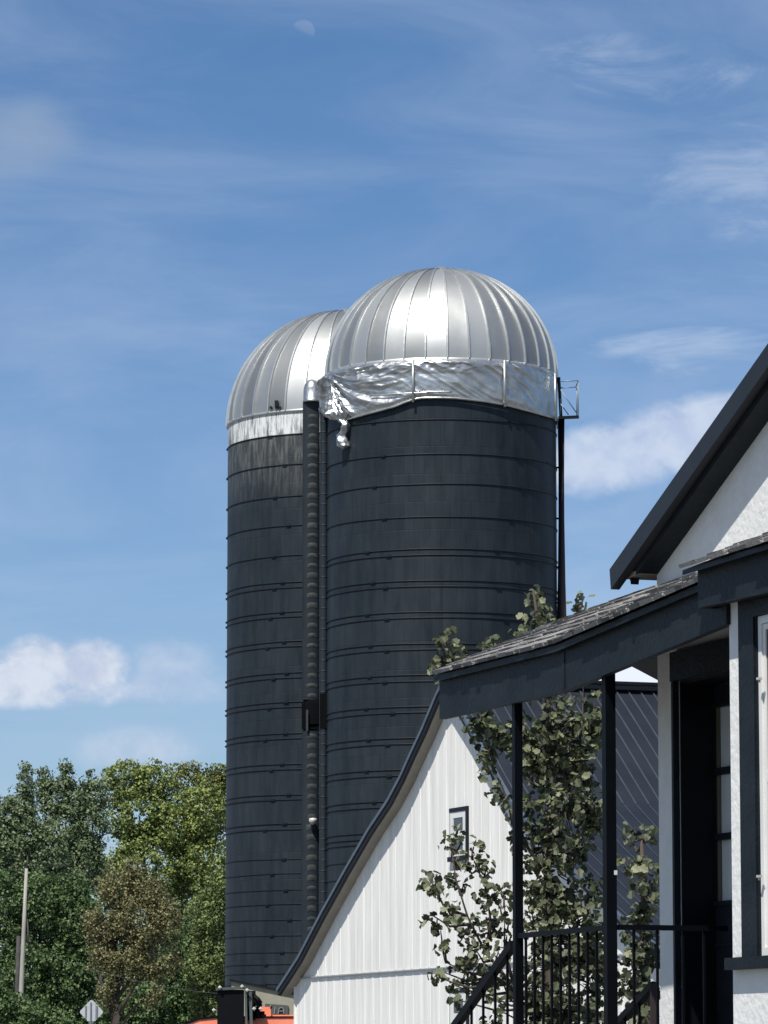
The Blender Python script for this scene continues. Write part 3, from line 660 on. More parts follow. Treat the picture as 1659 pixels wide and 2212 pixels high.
dbox(s0, gl0, dz0, dz1 - .018, DO, DO - .045); dbox(gl1, dt1, dz0, dz1 - .018, DO, DO - .045); dbox(gl0, gl1, gtop, dz1 - .018, DO, DO - .045); dbox(gl0, gl1, dz0, gz0, DO, DO - .045)
m.build('door_slab', M_hblack, dr)
ysp = [(1530, 1660), (1675, 1802), (1816, 1948)]
m = MB()
for (a, b_), (c_, d_) in zip(ysp, ysp[1:]): dbox(gl0, gl1, H.tz(1545, b_, DO)[1], H.tz(1545, c_, DO)[1], DO + .004, DO - .03)
dbox(gl0 - .022, gl0, gz0 - .02, gtop + .02, DO + .012, DO); dbox(gl0 - .022, gl1, gtop, gtop + .02, DO + .012, DO); dbox(gl0 - .022, gl1, gz0 - .022, gz0, DO + .012, DO)
dbox(gl0 - .03, gl0 - .015, dz0 + .2, H.tz(1535, 2040, DO)[1], DO + .008, DO); dbox(gl0 - .03, gl1, H.tz(1535, 2040, DO)[1] - .015, H.tz(1535, 2040, DO)[1], DO + .008, DO)
m.build('door_molding', M_hblack, dr)
m = MB(); dbox(gl0, gl1, gz0, gtop, DO - .022, DO - .030); m.build('door_glass', M_dpane, dr)
m = MB(); dbox(gl0, gl0 + .035, gz0, gtop, DO - .012, DO - .021); m.build('blind_edge', M_tanin, dr)
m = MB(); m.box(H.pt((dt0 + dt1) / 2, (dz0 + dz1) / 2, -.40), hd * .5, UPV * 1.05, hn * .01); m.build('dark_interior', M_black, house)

# shingle courses (real overlapping tabs)
def shingles(m, ea, eb, ra, rb, nrow, seed, tw=.16):
    """ea->eb eave, ra->rb ridge"""
    rnd = random.Random(seed)
    for r_ in range(nrow):
        f0, f1 = r_ / nrow, (r_ + 1) / nrow + .12
        L = (eb - ea).length; k = rnd.uniform(-tw, 0)
        while k < L:
            w = tw * rnd.uniform(.6, 1.5); k0, k1 = max(0, k) / L, min(L, k + w - .008) / L; k += w
            if k1 <= k0: continue
            lift = rnd.uniform(0, .006); slip = rnd.uniform(-.012, .012) / max(.2, (ra - ea).length)
            a, b = ea.lerp(eb, k0), ea.lerp(eb, k1); c, d = ra.lerp(rb, k0), ra.lerp(rb, k1)
            p0, p1_ = a.lerp(c, f0 + slip), b.lerp(d, f0 + slip); p3, p2 = a.lerp(c, min(1, f1)), b.lerp(d, min(1, f1))
            nn = (b - a).cross(c - a).normalized(); nn = nn if nn.z > 0 else -nn
            up0 = nn * (.016 + lift); up1 = nn * .003
            m.add([p0, p1_, p2, p3, p0 + up0, p1_ + up0, p2 + up1, p3 + up1], [(0, 3, 2, 1), (4, 5, 6, 7), (0, 1, 5, 4), (2, 3, 7, 6), (1, 2, 6, 5), (3, 0, 4, 7)])
# porch roof
ev = [(949, 1461), (1213, 1395), (1506, 1270), (1568, 1244)]
fb = [(956, 1552), (1213, 1496), (1421, 1410), (1568, 1349)]
evt = [H.tz(x, y, P_OUT) for x, y in ev]; fbt = [H.tz(x, y, P_OUT) for x, y in fb]
def lin(pts, t):
    for (t0, z0), (t1, z1) in zip(pts, pts[1:]):
        if t <= t1: return z0 + (z1 - z0) * (t - t0) / (t1 - t0)
    (t0, z0), (t1, z1) = pts[-2:]; return z0 + (z1 - z0) * (t - t0) / (t1 - t0)
ts = sorted([evt[0][0] + (evt[-1][0] - evt[0][0]) * k / 11 for k in range(12)] + [evt[1][0]])
m = MB(); strip(m, [(t, lin(evt, t) - .012) for t in ts], [(t, lin(fbt, t)) for t in ts], H, P_OUT, P_OUT - .035)
m.box(H.pt(H.tz(1218, 1440, P_OUT)[0], 0, P_OUT) + UPV * ((H.tz(1218, 1398, P_OUT)[1] + H.tz(1218, 1490, P_OUT)[1]) / 2 - .01), hd * .012, UPV * .085, hn * .004)
proof = empty('porch_roof', (0, 0, 0)); proof.location = H.pt(ts[0], evt[0][1], 0) - wloc(house); proof.parent = house
m.build('fascia', M_hblack, proof)
rg = [(1196, 1345), (1440, 1252), (1506, 1234), (1575, 1210)]
rgt = [H.tz(x, y, 0) for x, y in rg]; rgz = lambda t: lin(rgt, t) - .015
PO2 = P_OUT + .03
m = MB(); base = [H.pt(t, lin(evt, t), PO2) for t in ts]; ridge = [H.pt(t, rgz(t), .0) for t in ts]; bck = [H.pt(t, rgz(t) - .35, -.75) for t in ts if t < wl_ - .02]
N_ = len(ts); lo = [p - UPV * .03 for p in base]; lor = [p - UPV * .05 for p in ridge]
m.add(base + ridge + lo + lor, [(i, i + 1, N_ + i + 1, N_ + i) for i in range(N_ - 1)] + [(2 * N_ + i, 3 * N_ + i, 3 * N_ + i + 1, 2 * N_ + i + 1) for i in range(N_ - 1)] + [(i, 2 * N_ + i, 2 * N_ + i + 1, i + 1) for i in range(N_ - 1)] + [(0, N_, 3 * N_, 2 * N_), (N_ - 1, 3 * N_ - 1, 4 * N_ - 1, 2 * N_ - 1)])
nb = len(bck); m.add(ridge[:nb] + bck, [(i, nb + i, nb + i + 1, i + 1) for i in range(nb - 1)])
m.build('roof_deck', M_hblack, proof)
m = MB(); shl = hn * .02 + UPV * .004
for k in range(12): shingles(m, base[k] + shl, base[k + 1] + shl, ridge[k] + UPV * .006, ridge[k + 1] + UPV * .006, 7, 100 + k, .13)
m.build('shingles', M_shing, proof)
# porch posts
for px, w in ((1119, .020), (1318, .0245)):
    t, _ = H.tz(px, 2000, P_OUT - .05); zt = lin(fbt, t) + .03
    m = MB(); m.box(H.pt(t, zt / 2, P_OUT - .05), hd * w, UPV * (zt / 2), hn * w)
    po = m.build('porch_post', M_post, house)
    if px == 1318:
        m = MB(); p = H.hit(1330, 1885, P_OUT - .02); m.box(p, (.007, 0, 0), (0, .007, 0), (0, 0, .010)); m.build('hook', M_bolt, po)
t1p, t2p = H.tz(1119, 2022, P_OUT - .05), H.tz(1318, 2003, P_OUT - .05)
FLOOR = t2p[1] - .95
m = MB(); m.box(H.pt((t1p[0] + tW) / 2 - 1.5, FLOOR / 2, P_OUT / 2 - .02), hd * ((tW - t1p[0]) / 2 - 1.4), UPV * (FLOOR / 2), hn * (P_OUT / 2 - .03)); m.build('porch_floor', M_hblack, house)
def baluster(a, zb, par, m_=M_post):
    m = MB(); m.box(Vector((a.x, a.y, (a.z + zb) / 2)), hd * .0055, hn * .0055, UPV * ((a.z - zb) / 2)); return m.build('baluster', m_, par)
# railing between posts and back to the house
m = MB(); ra, rb2 = H.pt(t1p[0], t1p[1], P_OUT - .05), H.pt(t2p[0], t2p[1], P_OUT - .05)
rc = H.pt(t2p[0], t2p[1] + .0, .0)
m.bar(rb2, rc, .026, .024); m.build('side_rail', M_post, house); m = MB(); m.bar(ra, rb2, .026, .024); rail = m.build('porch_railing', M_post, house)
Lr = (rb2 - ra).length; k = .11
while k < Lr - .05: baluster(ra.lerp(rb2, k / Lr) - UPV * .012, FLOOR + .05, rail); k += .118
for f in (.2, .40, .62, .8): baluster(rb2.lerp(rc, f) - UPV * .012, FLOOR + .05, rail)
# stair rails
def stair_rail(pa, pb, off, bx, par_name='stair_railing', thick=.040):
    a, b = H.hit(*pa, off), H.hit(*pb, off); b = a + (b - a) * 1.5
    m = MB(); m.bar(a, b, .035, thick); sr = m.build(par_name, M_post, house)
    for f in bx:
        p = a.lerp(b, f); baluster(p - UPV * .015, p.z - .75, sr)
    return sr
stair_rail((1109, 2040), (987, 2212), P_OUT - .05, (.07, .21, .35, .49, .63, .77, .9))
sr = stair_rail((1412, 2128), (1330, 2216), -.02, (.25, .5, .75), thick=.034)
m = MB(); p = H.hit(1411, 2124, -.02); m.bar(p, Vector((p.x, p.y, .3)), .03, .03); m.build('newel', M_pipe, sr)
for i in range(5):
    m = MB(); t = t1p[0] - .14 - .27 * i; z = FLOOR - .19 * (i + 1)
    if z > .02: m.box(H.pt(t, z / 2, P_OUT / 2 - .02), hd * .134, UPV * (z / 2), hn * .28); m.build('step', M_soff, house)
# bay with window
bt0 = H.tz(1579, 1700, BAY)[0]; bt1 = bt0 + 2.3
sz = H.tz(1600, 2075, BAY)[1]; wt0 = H.tz(1638, 1700, BAY + .010)[0]; wt1 = wt0 + 1.3; wzt = H.tz(1645, 1330, BAY)[1]
bayr = empty('window_bay', (0, 0, 0)); bayr.location = H.pt(bt0, 0, BAY) - wloc(house); bayr.parent = house
m = MB(); bzt = H.tz(1600, 1200, BAY)[1]
poly = [(bt0, -.1), (bt0, bzt), (bt1, bzt), (bt1, -.1)]
def bq(ta_, tb_, za_, zb_, o0, o1): m.box(H.pt((ta_ + tb_) / 2, (za_ + zb_) / 2, (o0 + o1) / 2), hd * (abs(tb_ - ta_) / 2), UPV * abs(zb_ - za_) / 2, hn * abs(o1 - o0) / 2)
wlo = sz
bq(bt0, wt0, -.1, bzt, BAY, .002); bq(wt1, bt1, -.1, bzt, BAY, .002); bq(wt0, wt1, -.1, wlo, BAY, .002); bq(wt0, wt1, wzt, bzt, BAY, .002)
m.build('bay_wall', M_stucco, bayr)
m = MB(); ct0 = H.tz(1598, 1700, BAY + .012)[0]
bq(ct0, wt0, sz + .012, wzt + .085, BAY + .012, BAY - .002); bq(ct0 + .05, wt0 - .012, sz + .012, wzt, BAY + .020, BAY + .012); bq(wt1, wt1 + .13, sz, wzt + .085, BAY + .022, BAY - .002); bq(wt0, wt1, wzt + .0, wzt + .085, BAY + .022, BAY - .002)
m.build('window_casing', M_hblack, bayr)
m = MB(); bq(bt0 + .015, wt1 + .15, sz - .038, sz + .012, BAY + .045, BAY - .002); m.build('sill', M_hblack, bayr)
m = MB()
def ringf(t0, t1, z0, z1, w, o0, o1):
    bq(t0, t0 + w, z0, z1, o0, o1); bq(t1 - w, t1, z0, z1, o0, o1); bq(t0 + w, t1 - w, z0, z0 + w, o0, o1); bq(t0 + w, t1 - w, z1 - w, z1, o0, o1)
ringf(wt0 + .002, wt1 - .002, sz + .014, wzt - .002, .032, BAY + .004, BAY - .05); ringf(wt0 + .036, wt1 - .036, sz + .048, wzt - .036, .024, BAY - .004, BAY - .045)
zm = H.tz(1652, 1680, BAY)[1]; bq(wt0 + .064, wt1 - .064, zm - .018, zm + .018, BAY - .003, BAY - .04)
wf = m.build('window_frame', M_vinyl, bayr)
m = MB(); bq(wt0 + .03, wt1 - .03, sz + .04, wzt - .03, BAY - .010, BAY - .030); m.build('window_glass', M_glassr, bayr)
m = MB()
for y in (1466, 1893): m = MB(); p = H.hit(1640, y, BAY + .03); m.box(p, hd * .010, hn * .009, UPV * .005); m.box(p - UPV * .010, hd * .004, hn * .004, UPV * .006); m.build('hook', M_bolt, bayr)
# bay roof
BF = BAY + .10
f0t, f0z = H.tz(1507, 1231, BF); f0b = H.tz(1508, 1314, BF)[1]; f1t, f1z = H.tz(1659, 1184, BF); f1b = H.tz(1659, 1280, BF)[1]
bre = f0t + 2.9; zE = f0z + (f1z - f0z) * (bre - f0t) / (f1t - f0t); zEb = f0b + (f1b - f0b) * (bre - f0t) / (f1t - f0t)
m = MB(); strip(m, [(f0t, f0z), (bre, zE)], [(f0t, f0b), (bre, zEb)], H, BF, BF - .04)
m.prism([H.pt(f0t, f0z, BF - .042), H.pt(f0t, f0b, BF - .042), H.pt(f0t, f0b, .01), H.pt(f0t, f0z + .2, .01)], hd * .02)
m.add([H.pt(f0t + .02, f0b + .03, BF - .04), H.pt(bre, f0b + .03, BF - .04), H.pt(bre, f0b + .03, BAY), H.pt(f0t + .02, f0b + .03, BAY)], [(0, 1, 2, 3)])
m.build('bay_fascia', M_hblack, bayr)
e0 = H.tz(1474, 1226, BF + .06); zu = .30
m = MB(); ea, eb = H.pt(f0t - .06, f0z + .003, BF + .045), H.pt(bre, zE + .003, BF + .045); ra_, rb_ = H.pt(f0t - .06, f0z + zu, .0), H.pt(bre, zE + zu, .0)
m.add([ea, eb, rb_, ra_] + [p - UPV * .0215 for p in (ea, eb, rb_, ra_)], [(0, 1, 2, 3), (4, 7, 6, 5), (0, 4, 5, 1), (1, 5, 6, 2), (2, 6, 7, 3), (3, 7, 4, 0)]); m.build('bay_roof_deck', M_trimb, bayr)
m = MB(); shingles(m, ea + hn * .02 + UPV * .004, eb + hn * .02 + UPV * .004, ra_ + UPV * .004, rb_ + UPV * .004, 6, 77, .15); m.build('bay_shingles', M_shing, bayr)

# ------------------------------------------------------------------ tan shed, machine, sign, poles
SY = 96.0
shed = empty('shed', (at(600, 2200, SY).x, SY, gz(SY)), 'low tan shed with grey lettered panel at the foot of the silos', 'shed')
a, b = at(500, 2119, SY), at(655, 2153, SY); z0 = gz(SY) - .1
m = MB(); m.prism([Vector((a.x, SY, z0)), a, b, Vector((b.x, SY, z0))], (0, 3.0, 0)); m.build('wall', M_tan, shed)
m = MB(); m.prism([a + Vector((-.05, -.06, 0)), b + Vector((.05, -.06, 0)), b + Vector((.05, -.06, .05)), a + Vector((-.05, -.06, .05))], (0, 3.2, 0)); m.build('roof', M_trimb, shed)
m = MB(); q = [at(573, 2168, SY - .05), at(623, 2172, SY - .05), at(622, 2196, SY - .05), at(571, 2194, SY - .05)]; m.prism(q, (0, .04, 0)); pn = m.build('lettered_panel', M_dkpan, shed)
m = MB(); pk = lambda x, y: at(x, y, SY - .07)
for pts in ([(577, 2183), (582, 2178), (586, 2170)], [(594, 2176), (593, 2190)], [(601, 2190), (602, 2180), (606, 2176), (611, 2177), (613, 2182), (613, 2190)], [(602, 2184), (608, 2184), (612, 2184)]):
    for p_, q_ in zip(pts, pts[1:]): m.bar(pk(*p_), pk(*q_), .02, .022, up=(0, 1, 0))
m.build('lettering', M_pale, pn)

TY = 84.0; Q = TY / 58.0
trac = empty('farm_machine', (at(520, 2250, TY).x, TY, 0), 'orange farm machine with tall black box and bolted frame, cut off by the picture edge', 'machine')
tp = lambda x, y, dy=0: at(x, y, TY + dy)
m = MB()   # rounded cab roof
prof = [(404, 2212), (415, 2206), (440, 2200), (470, 2198), (520, 2197), (560, 2196), (600, 2196), (640, 2198), (700, 2201), (720, 2212)]
lo_ = [(720, 2250), (404, 2250)]
m.prism([tp(x, y, 0) for x, y in prof + lo_], (0, 2.2, 0)); m.build('cab_roof', M_orange, trac)
m = MB(); m.prism([tp(x, y, -.02) for x, y in [(403, 2209), (430, 2199), (470, 2195), (640, 2195), (640, 2198), (470, 2199), (430, 2203), (403, 2213)]], (0, .02, 0)); m.build('roof_gutter', M_blkm, trac)
m = MB(); m.box(tp(572, 2190, .4), (.12, 0, 0), (0, .1, 0), (0, 0, .10)); m.box(tp(572, 2180, .4), (.10, 0, 0), (0, .08, 0), (0, 0, .045)); m.box(tp(610, 2196, .5), (.29, 0, 0), (0, .1, 0), (0, 0, .032)); m.build('orange_fitting', M_orange, trac)
m = MB(); c = (tp(472, 2139) + tp(528, 2300)) / 2; wbx = (tp(528, 2200).x - tp(472, 2200).x) / 2; zb_ = (tp(500, 2139).z - .9) / 2
m.box((tp(500, 2139).x - .0, TY - .35, .9 + zb_), (wbx, 0, 0), (0, .22, 0), (0, 0, zb_)); bb = m.build('black_box', M_blkm, trac)
m = MB(); m.bar(tp(466, 2137, -.6), tp(530, 2133.5, -.6), .044, .05); m.bar(tp(530.5, 2133, -.6), tp(533.5, 2260, -.6), .044, .04, up=(0, 1, 0)); m.bar(tp(541, 2142, -.5), tp(544, 2250, -.5), .058, .12, up=(0, 1, 0)); m.build('box_frame', M_edge, bb)
for x, y in ((475, 2133), (523, 2131), (534, 2139), (549, 2179), (563, 2179), (462, 2182)):
    m = MB(); p = tp(x, y, -.66); m.lathe((0, 0, 0), [(0, -.02), (.042, -.02), (.042, .0), (.02, .012), (0, .013)], 4, smooth=False); m.v = [(p.x + v[0], p.y - v[2], p.z + v[1]) for v in m.v]; m.build('bolt', M_bolt, bb)
m = MB()
m.box(tp(541, 2172, -.2), (.10, 0, 0), (0, .1, 0), (0, 0, .29)); m.tube([tp(548, 2150, -.3), tp(556, 2158, -.3), tp(560, 2166, -.3), tp(558, 2176, -.3), tp(554, 2200, -.3)], [.03, .05, .07, .05, .044], 8)
m.tube([tp(530, 2152, -.3), tp(548, 2146, -.3), tp(560, 2160, -.3)], .026, 6); m.bar(tp(548, 2168, -.3), tp(566, 2172, -.3), .058, .07); m.bar(tp(535, 2196, -.2), tp(575, 2194, -.2), .087, .058); m.box(tp(556, 2192, -.1), (.145, 0, 0), (0, .05, 0), (0, 0, .07))
m.build('hoses', M_blkm, trac)
m = MB(); m.box((tp(560, 2300).x, TY + 1.1, 1.45), (1.1, 0, 0), (0, 1.0, 0), (0, 0, .9)); m.build('cab_body', M_blkm, trac)
for sx in (-1, 1):
    m = MB(); c = Vector((tp(560, 2300).x + sx * 1.15, TY + .4, .55)); vs = []; fs = []; n = 28
    m.lathe((0, 0, 0), [(.1, -.15), (.5, -.15), (.55, -.08), (.55, .08), (.5, .15), (.1, .15)], n)
    m.v = [(c.x + v[2], c.y + v[0], c.z + v[1]) for v in m.v]; m.build('wheel', M_blkm, trac)

# diamond sign seen from behind
GY = 150.0
sg = empty('road_sign', (at(197, 2186, GY).x, GY, gz(GY)), 'diamond-shaped grey metal sign on a post in front of the trees', 'sign')
cs_ = at(197.5, 2186, GY); hw = 39 * GY / F / 1.507 * 1.0; hw = (at(224, 2186, GY) - at(197.5, 2186, GY)).x; hh = hw * 1.03
m = MB(); poly = []
for k in range(4):
    a = math.pi / 2 * k; cx_, cz_ = math.cos(a) * hw, math.sin(a) * hh
    for s_ in (-1, 1):
        a2 = a + s_ * .09; poly.append(cs_ + Vector((math.cos(a2) * hw * .93, 0, math.sin(a2) * hh * .93)))
m.prism(poly, (0, .02, 0)); m.build('sign_plate', M_sign, sg)
m = MB(); m.bar((cs_.x - .02, GY - .05, gz(GY) - .2), (cs_.x - .02, GY - .05, cs_.z + hh * .78), .045, .05, up=(0, 1, 0))
for s_ in (-1, 1): m.bar((cs_.x + s_ * .20, GY - .015, cs_.z - hh * .48), (cs_.x + s_ * .20, GY - .015, cs_.z + hh * .48), .05, .03, up=(0, 1, 0))
m.build('sign_post', mat('sign_post_steel', (.20, .22, .23), .5, .5), sg)
m = MB(); m.box(cs_ + Vector((0, -.02, 0)), (.15, 0, 0), (0, .012, 0), (0, 0, hh * .72)); m.build('post_bracket', M_sign, sg)

PY = 200.0
pole = empty('utility_pole', (at(46, 2160, PY).x, PY, gz(PY)), 'tall pale weathered wooden pole leaning slightly before dark trees', 'pole')
m = MB(); a, b = at(57, 1876, PY), at(46, 2140, PY); e = b + (b - a) * ((b.z - gz(PY)) / (a.z - b.z)); m.tube([e, b, (a + b) / 2, a], [.13, .12, .10, .072], 12); m.build('pole_shaft', M_pole, pole)
m = MB(); m.tube([at(59.5, 1850, PY), at(58.5, 1880, PY)], .035, 6); m.tube([at(60, 1945, PY - .2), at(66, 1930, PY - .2)], .05, 6)
m.tube([at(59, 1985, PY - .1), at(61, 2020, PY - .1), at(62, 2052, PY - .1)], [.03, .06, .03], 6); m.build('insulator', M_pole2, pole)
p2 = empty('utility_pole', (at(38, 2160, PY + 6).x, PY + 6, gz(PY)), 'short thin dark pole just left of the tall pale pole', 'pole')
m = MB(); a, b = at(40, 2022, PY + 6), at(37, 2140, PY + 6); e = b + (b - a) * ((b.z - gz(PY)) / (a.z - b.z)); m.tube([e, a], [.13, .10], 8); m.build('pole_shaft', M_pole2, p2)
w = MB(); pts = []
for k in range(30):
    f = k / 29; x = 62 + (640 - 62) * f; pts.append(at(x, 2048 + 105 * f + 30 * math.sin(math.pi * f), PY - 1 - 60 * f))
w.tube(pts, .009, 5)
tag(w.build('overhead_wire', M_wire), 'thin overhead wire sagging from the pale pole towards the silos', 'wire')

# moon: pale, half lit, in the day sky
mm = bpy.data.materials.new('day_moon'); mm.use_nodes = True; N, L = mm.node_tree.nodes, mm.node_tree.links; N.remove(N['Principled BSDF'])
em = N.new('ShaderNodeEmission'); em.inputs[0].default_value = (.62, .72, .95, 1); em.inputs[1].default_value = .55; tr = N.new('ShaderNodeBsdfTransparent'); mx = N.new('ShaderNodeMixShader')
gm = N.new('ShaderNodeNewGeometry'); vd = N.new('ShaderNodeVectorMath'); vd.operation = 'DOT_PRODUCT'; L.new(gm.outputs['Normal'], vd.inputs[0]); vd.inputs[1].default_value = Vector((.45, -.35, .82)).normalized()
mr = N.new('ShaderNodeMapRange'); L.new(vd.outputs['Value'], mr.inputs[0]); mr.inputs[1].default_value = -.05; mr.inputs[2].default_value = .3; mr.inputs[3].default_value = 0; mr.inputs[4].default_value = .18
nzm = N.new('ShaderNodeTexNoise'); nzm.inputs['Scale'].default_value = .06; mu = N.new('ShaderNodeMath'); mu.operation = 'MULTIPLY'; L.new(mr.outputs[0], mu.inputs[0])
tcm = N.new('ShaderNodeTexCoord'); L.new(tcm.outputs['Object'], nzm.inputs['Vector']); ma = N.new('ShaderNodeMath'); ma.operation = 'ADD'; L.new(nzm.outputs[0], ma.inputs[0]); ma.inputs[1].default_value = .4; L.new(ma.outputs[0], mu.inputs[1])
L.new(mu.outputs[0], mx.inputs[0]); L.new(tr.outputs[0], mx.inputs[1]); L.new(em.outputs[0], mx.inputs[2]); L.new(mx.outputs[0], N['Material Output'].inputs[0])
mc = at(655, 68, 5000); mr_ = 26 / F * 5000; m = MB()
hemi = [(mr_ * math.cos(R(q)), mr_ * math.sin(R(q))) for q in range(-90, 91, 10)]
m.lathe((0, 0, 0), hemi, 32)
vv = [Vector(v) for v in m.v]; keep = [f for f in m.f if sum((vv[i].y for i in f)) <= 0.01 * mr_]   # the side turned to the earth
m.f = keep; m.sm = [True] * len(keep); mo = m.build('moon', mm, None, recalc=False); mo.location = mc
tag(mo, 'faint pale half moon high in the blue sky', 'moon')

# ------------------------------------------------------------------ trees
def leaf_faces(m, pos, size, nrm, rnd, lobed=False):
    up = Vector((rnd.gauss(0, 1), rnd.gauss(0, 1), rnd.gauss(0, 1))).normalized(); n_ = (nrm + up * .75).normalized()
    x = n_.cross(Vector((rnd.gauss(0, 1), rnd.gauss(0, 1), rnd.gauss(0, 1)))).normalized(); y = n_.cross(x); s_ = size * rnd.uniform(.65, 1.25)
    if lobed:
        ol = [(0, 0), (.12, .12), (.33, .24), (.36, .38), (.26, .48), (.44, .62), (.40, .80), (.20, .92), (0, 1.0)]
        vs = [pos + x * (px_ * s_) + y * (py_ * s_) + n_ * (abs(px_) * .30 * s_ - py_ * py_ * .18 * s_) for px_, py_ in ol]
        vs += [pos - x * (px_ * s_) + y * (py_ * s_) + n_ * (abs(px_) * .30 * s_ - py_ * py_ * .18 * s_) for px_, py_ in ol[1:-1]]
        r_ = list(range(9)); l_ = [0] + list(range(9, 16)) + [8]
        m.add(vs, [tuple(r_), tuple(reversed(l_))])
    else:
        w = s_ * .42
        vs = [pos, pos + x * w + y * s_ * .45 + n_ * w * .35, pos + y * s_, pos - x * w + y * s_ * .45 + n_ * w * .35]
        m.add(vs, [(0, 1, 2), (0, 2, 3)])
def rsph(rnd):
    v = Vector((rnd.gauss(0, 1), rnd.gauss(0, 1), rnd.gauss(0, 1))); return v.normalized()
def far_tree(label, Y, masses, mt, trunk_px, seed, group, leaf=.19, dens=1.0, droop=0.0, cat='tree', clump=.42, name='tree', open_=0.0):
    """masses: (px,py,rx,ry) lumps of the crown at depth Y; each carries clumps of leaves over its surface"""
    rnd = random.Random(seed); k = Y / F; base = Vector((at(trunk_px, 2200, Y).x, Y, gz(Y)))
    root = empty(name, base, label, cat, group)
    m = MB(); tw = MB(); mt0 = max(masses, key=lambda q: -q[1])
    topz = at(mt0[0], mt0[1], Y).z
    tw.tube([base - Vector((0, 0, .3)), base + Vector((.1, 0, topz * .25)), base + Vector((-.1, .2, topz * .55)), Vector((at(mt0[0], mt0[1], Y).x, Y, topz))], [.38, .30, .20, .06], 10)
    for (px, py, rx, ry) in masses:
        c = at(px, py, Y); RX, RZ = rx * k, ry * k; RY = (RX + RZ) / 2 * .9
        st = base + Vector((0, 0, max(1.5, (c.z - base.z) * .45))); mid = (st + c) / 2 + Vector((rnd.uniform(-.4, .4), rnd.uniform(-.4, .4), .3)); tw.tube([st, mid, c], [.14, .09, .04], 6)
        area = 4 * math.pi * ((RX * RY) ** 1.6 / 3 + (RX * RZ) ** 1.6 / 3 + (RY * RZ) ** 1.6 / 3) ** (1 / 1.6)
        nc = int(area / (clump * clump) * 1.25 * dens)
        for _ in range(nc):
            s_ = rsph(rnd)
            if s_.y > .30: continue
            lump = .80 + .42 * noise.noise(Vector((s_.x * 2.3 + seed, s_.z * 2.3, s_.y * 2.3)))
            dep = rnd.uniform(.70, 1.04) * lump
            cc = c + Vector((s_.x * RX * dep, s_.y * RY * dep, s_.z * RZ * dep)); cr_ = clump * rnd.uniform(.6, 1.3)
            if open_ and noise.noise(cc * .8) > open_: continue
            if rnd.random() < .08: tw.tube([c.lerp(cc, .5), cc], [.03, .012], 4)
            for _ in range(24):
                q = rsph(rnd); rr = cr_ * (.55 + .45 * rnd.random())
                if q.y > .5: continue
                p = cc + Vector((q.x * rr, q.y * rr, q.z * rr * (.62 + droop * 1.2) - droop * rr * .5))
                leaf_faces(m, p, leaf, (q * 1.5 + s_ * .3 + Vector((0, 0, .35 - droop))).normalized(), rnd)
    m.build('crown', mt, root, recalc=False); tw.build('trunk', M_bark, root)
    return root
GT = 'trees beyond the silos'
far_tree('blue-green spiky-topped tree at the far left edge behind the pale pole', 262, [(57, 1692, 13, 50), (50, 1745, 30, 48), (22, 1775, 32, 62), (55, 1820, 60, 70), (20, 1860, 60, 90), (100, 1850, 55, 80), (-15, 1790, 45, 60), (-30, 1830, 60, 90)], M_lf['bluegreen'], 40, 1, GT)
far_tree('second blue-green tree with two upright spires left of the round green tree', 266, [(93, 1700, 13, 54), (115, 1730, 24, 55), (143, 1688, 14, 54), (165, 1735, 30, 50), (140, 1790, 60, 70), (190, 1780, 50, 70), (170, 1865, 70, 80), (205, 1722, 36, 45), (192, 1685, 13, 26)], M_lf['bluegreen'], 160, 2, GT)
far_tree('tall rounded bright green tree with the highest crown', 272, [(265, 1685, 55, 50), (330, 1690, 55, 48), (300, 1760, 85, 80), (385, 1790, 80, 80), (440, 1760, 60, 80), (330, 1870, 110, 90), (440, 1880, 80, 90)], M_lf['green'], 330, 3, GT, leaf=.20, clump=.44)
far_tree('olive-green tree touching the left edge of the black silo', 280, [(405, 1690, 55, 48), (460, 1700, 48, 52), (490, 1690, 40, 40), (450, 1760, 60, 60)], M_lf['olive'], 440, 4, GT)
far_tree('dark green low tree behind the foot of the pale pole', 250, [(20, 1970, 70, 90), (95, 1960, 85, 85), (160, 1990, 60, 100), (60, 2090, 100, 90), (150, 2110, 80, 90), (190, 2190, 90, 60), (110, 2200, 90, 60)], M_lf['dark'], 80, 5, GT, leaf=.20)
far_tree('mid-green bush filling the lower left corner', 190, [(10, 2190, 70, 45), (60, 2205, 60, 45), (-30, 2170, 60, 60), (130, 2215, 40, 30)], M_lf['dark'], 20, 6, 'bushes by the trees', leaf=.17, clump=.32, cat='bush', name='bush')
far_tree('brown dry-leaved tree behind the diamond sign', 236, [(250, 1915, 50, 45), (310, 1925, 50, 40), (285, 1880, 35, 28), (230, 1985, 55, 60), (300, 1990, 75, 70), (355, 1990, 45, 60), (275, 2070, 65, 55), (345, 2075, 50, 45), (215, 2060, 35, 40), (250, 2140, 45, 40), (330, 2140, 40, 35)], M_lf['brown'], 245, 7, GT, leaf=.15, clump=.33, droop=.45, open_=.22)
far_tree('dull olive undergrowth tree below the brown tree', 246, [(330, 2170, 90, 80), (420, 2150, 60, 100), (260, 2200, 80, 60), (400, 2060, 60, 90)], M_lf['dark'], 350, 8, GT, leaf=.20)
far_tree('broad dark tree in the gap behind the dry brown tree', 292, [(200, 1950, 110, 130), (330, 1990, 120, 120), (440, 1960, 80, 130), (60, 1930, 110, 120), (250, 2130, 150, 110), (420, 2130, 110, 110), (60, 2120, 130, 110)], M_lf['dark'], 300, 18, GT, leaf=.28, clump=.7)
far_tree('light green willow hanging beside the silo', 240, [(452, 1990, 42, 90), (470, 2080, 36, 110), (435, 2120, 35, 90), (478, 1930, 30, 70), (455, 2190, 40, 60)], M_lf['light'], 465, 9, GT, leaf=.17, clump=.34, droop=.6)

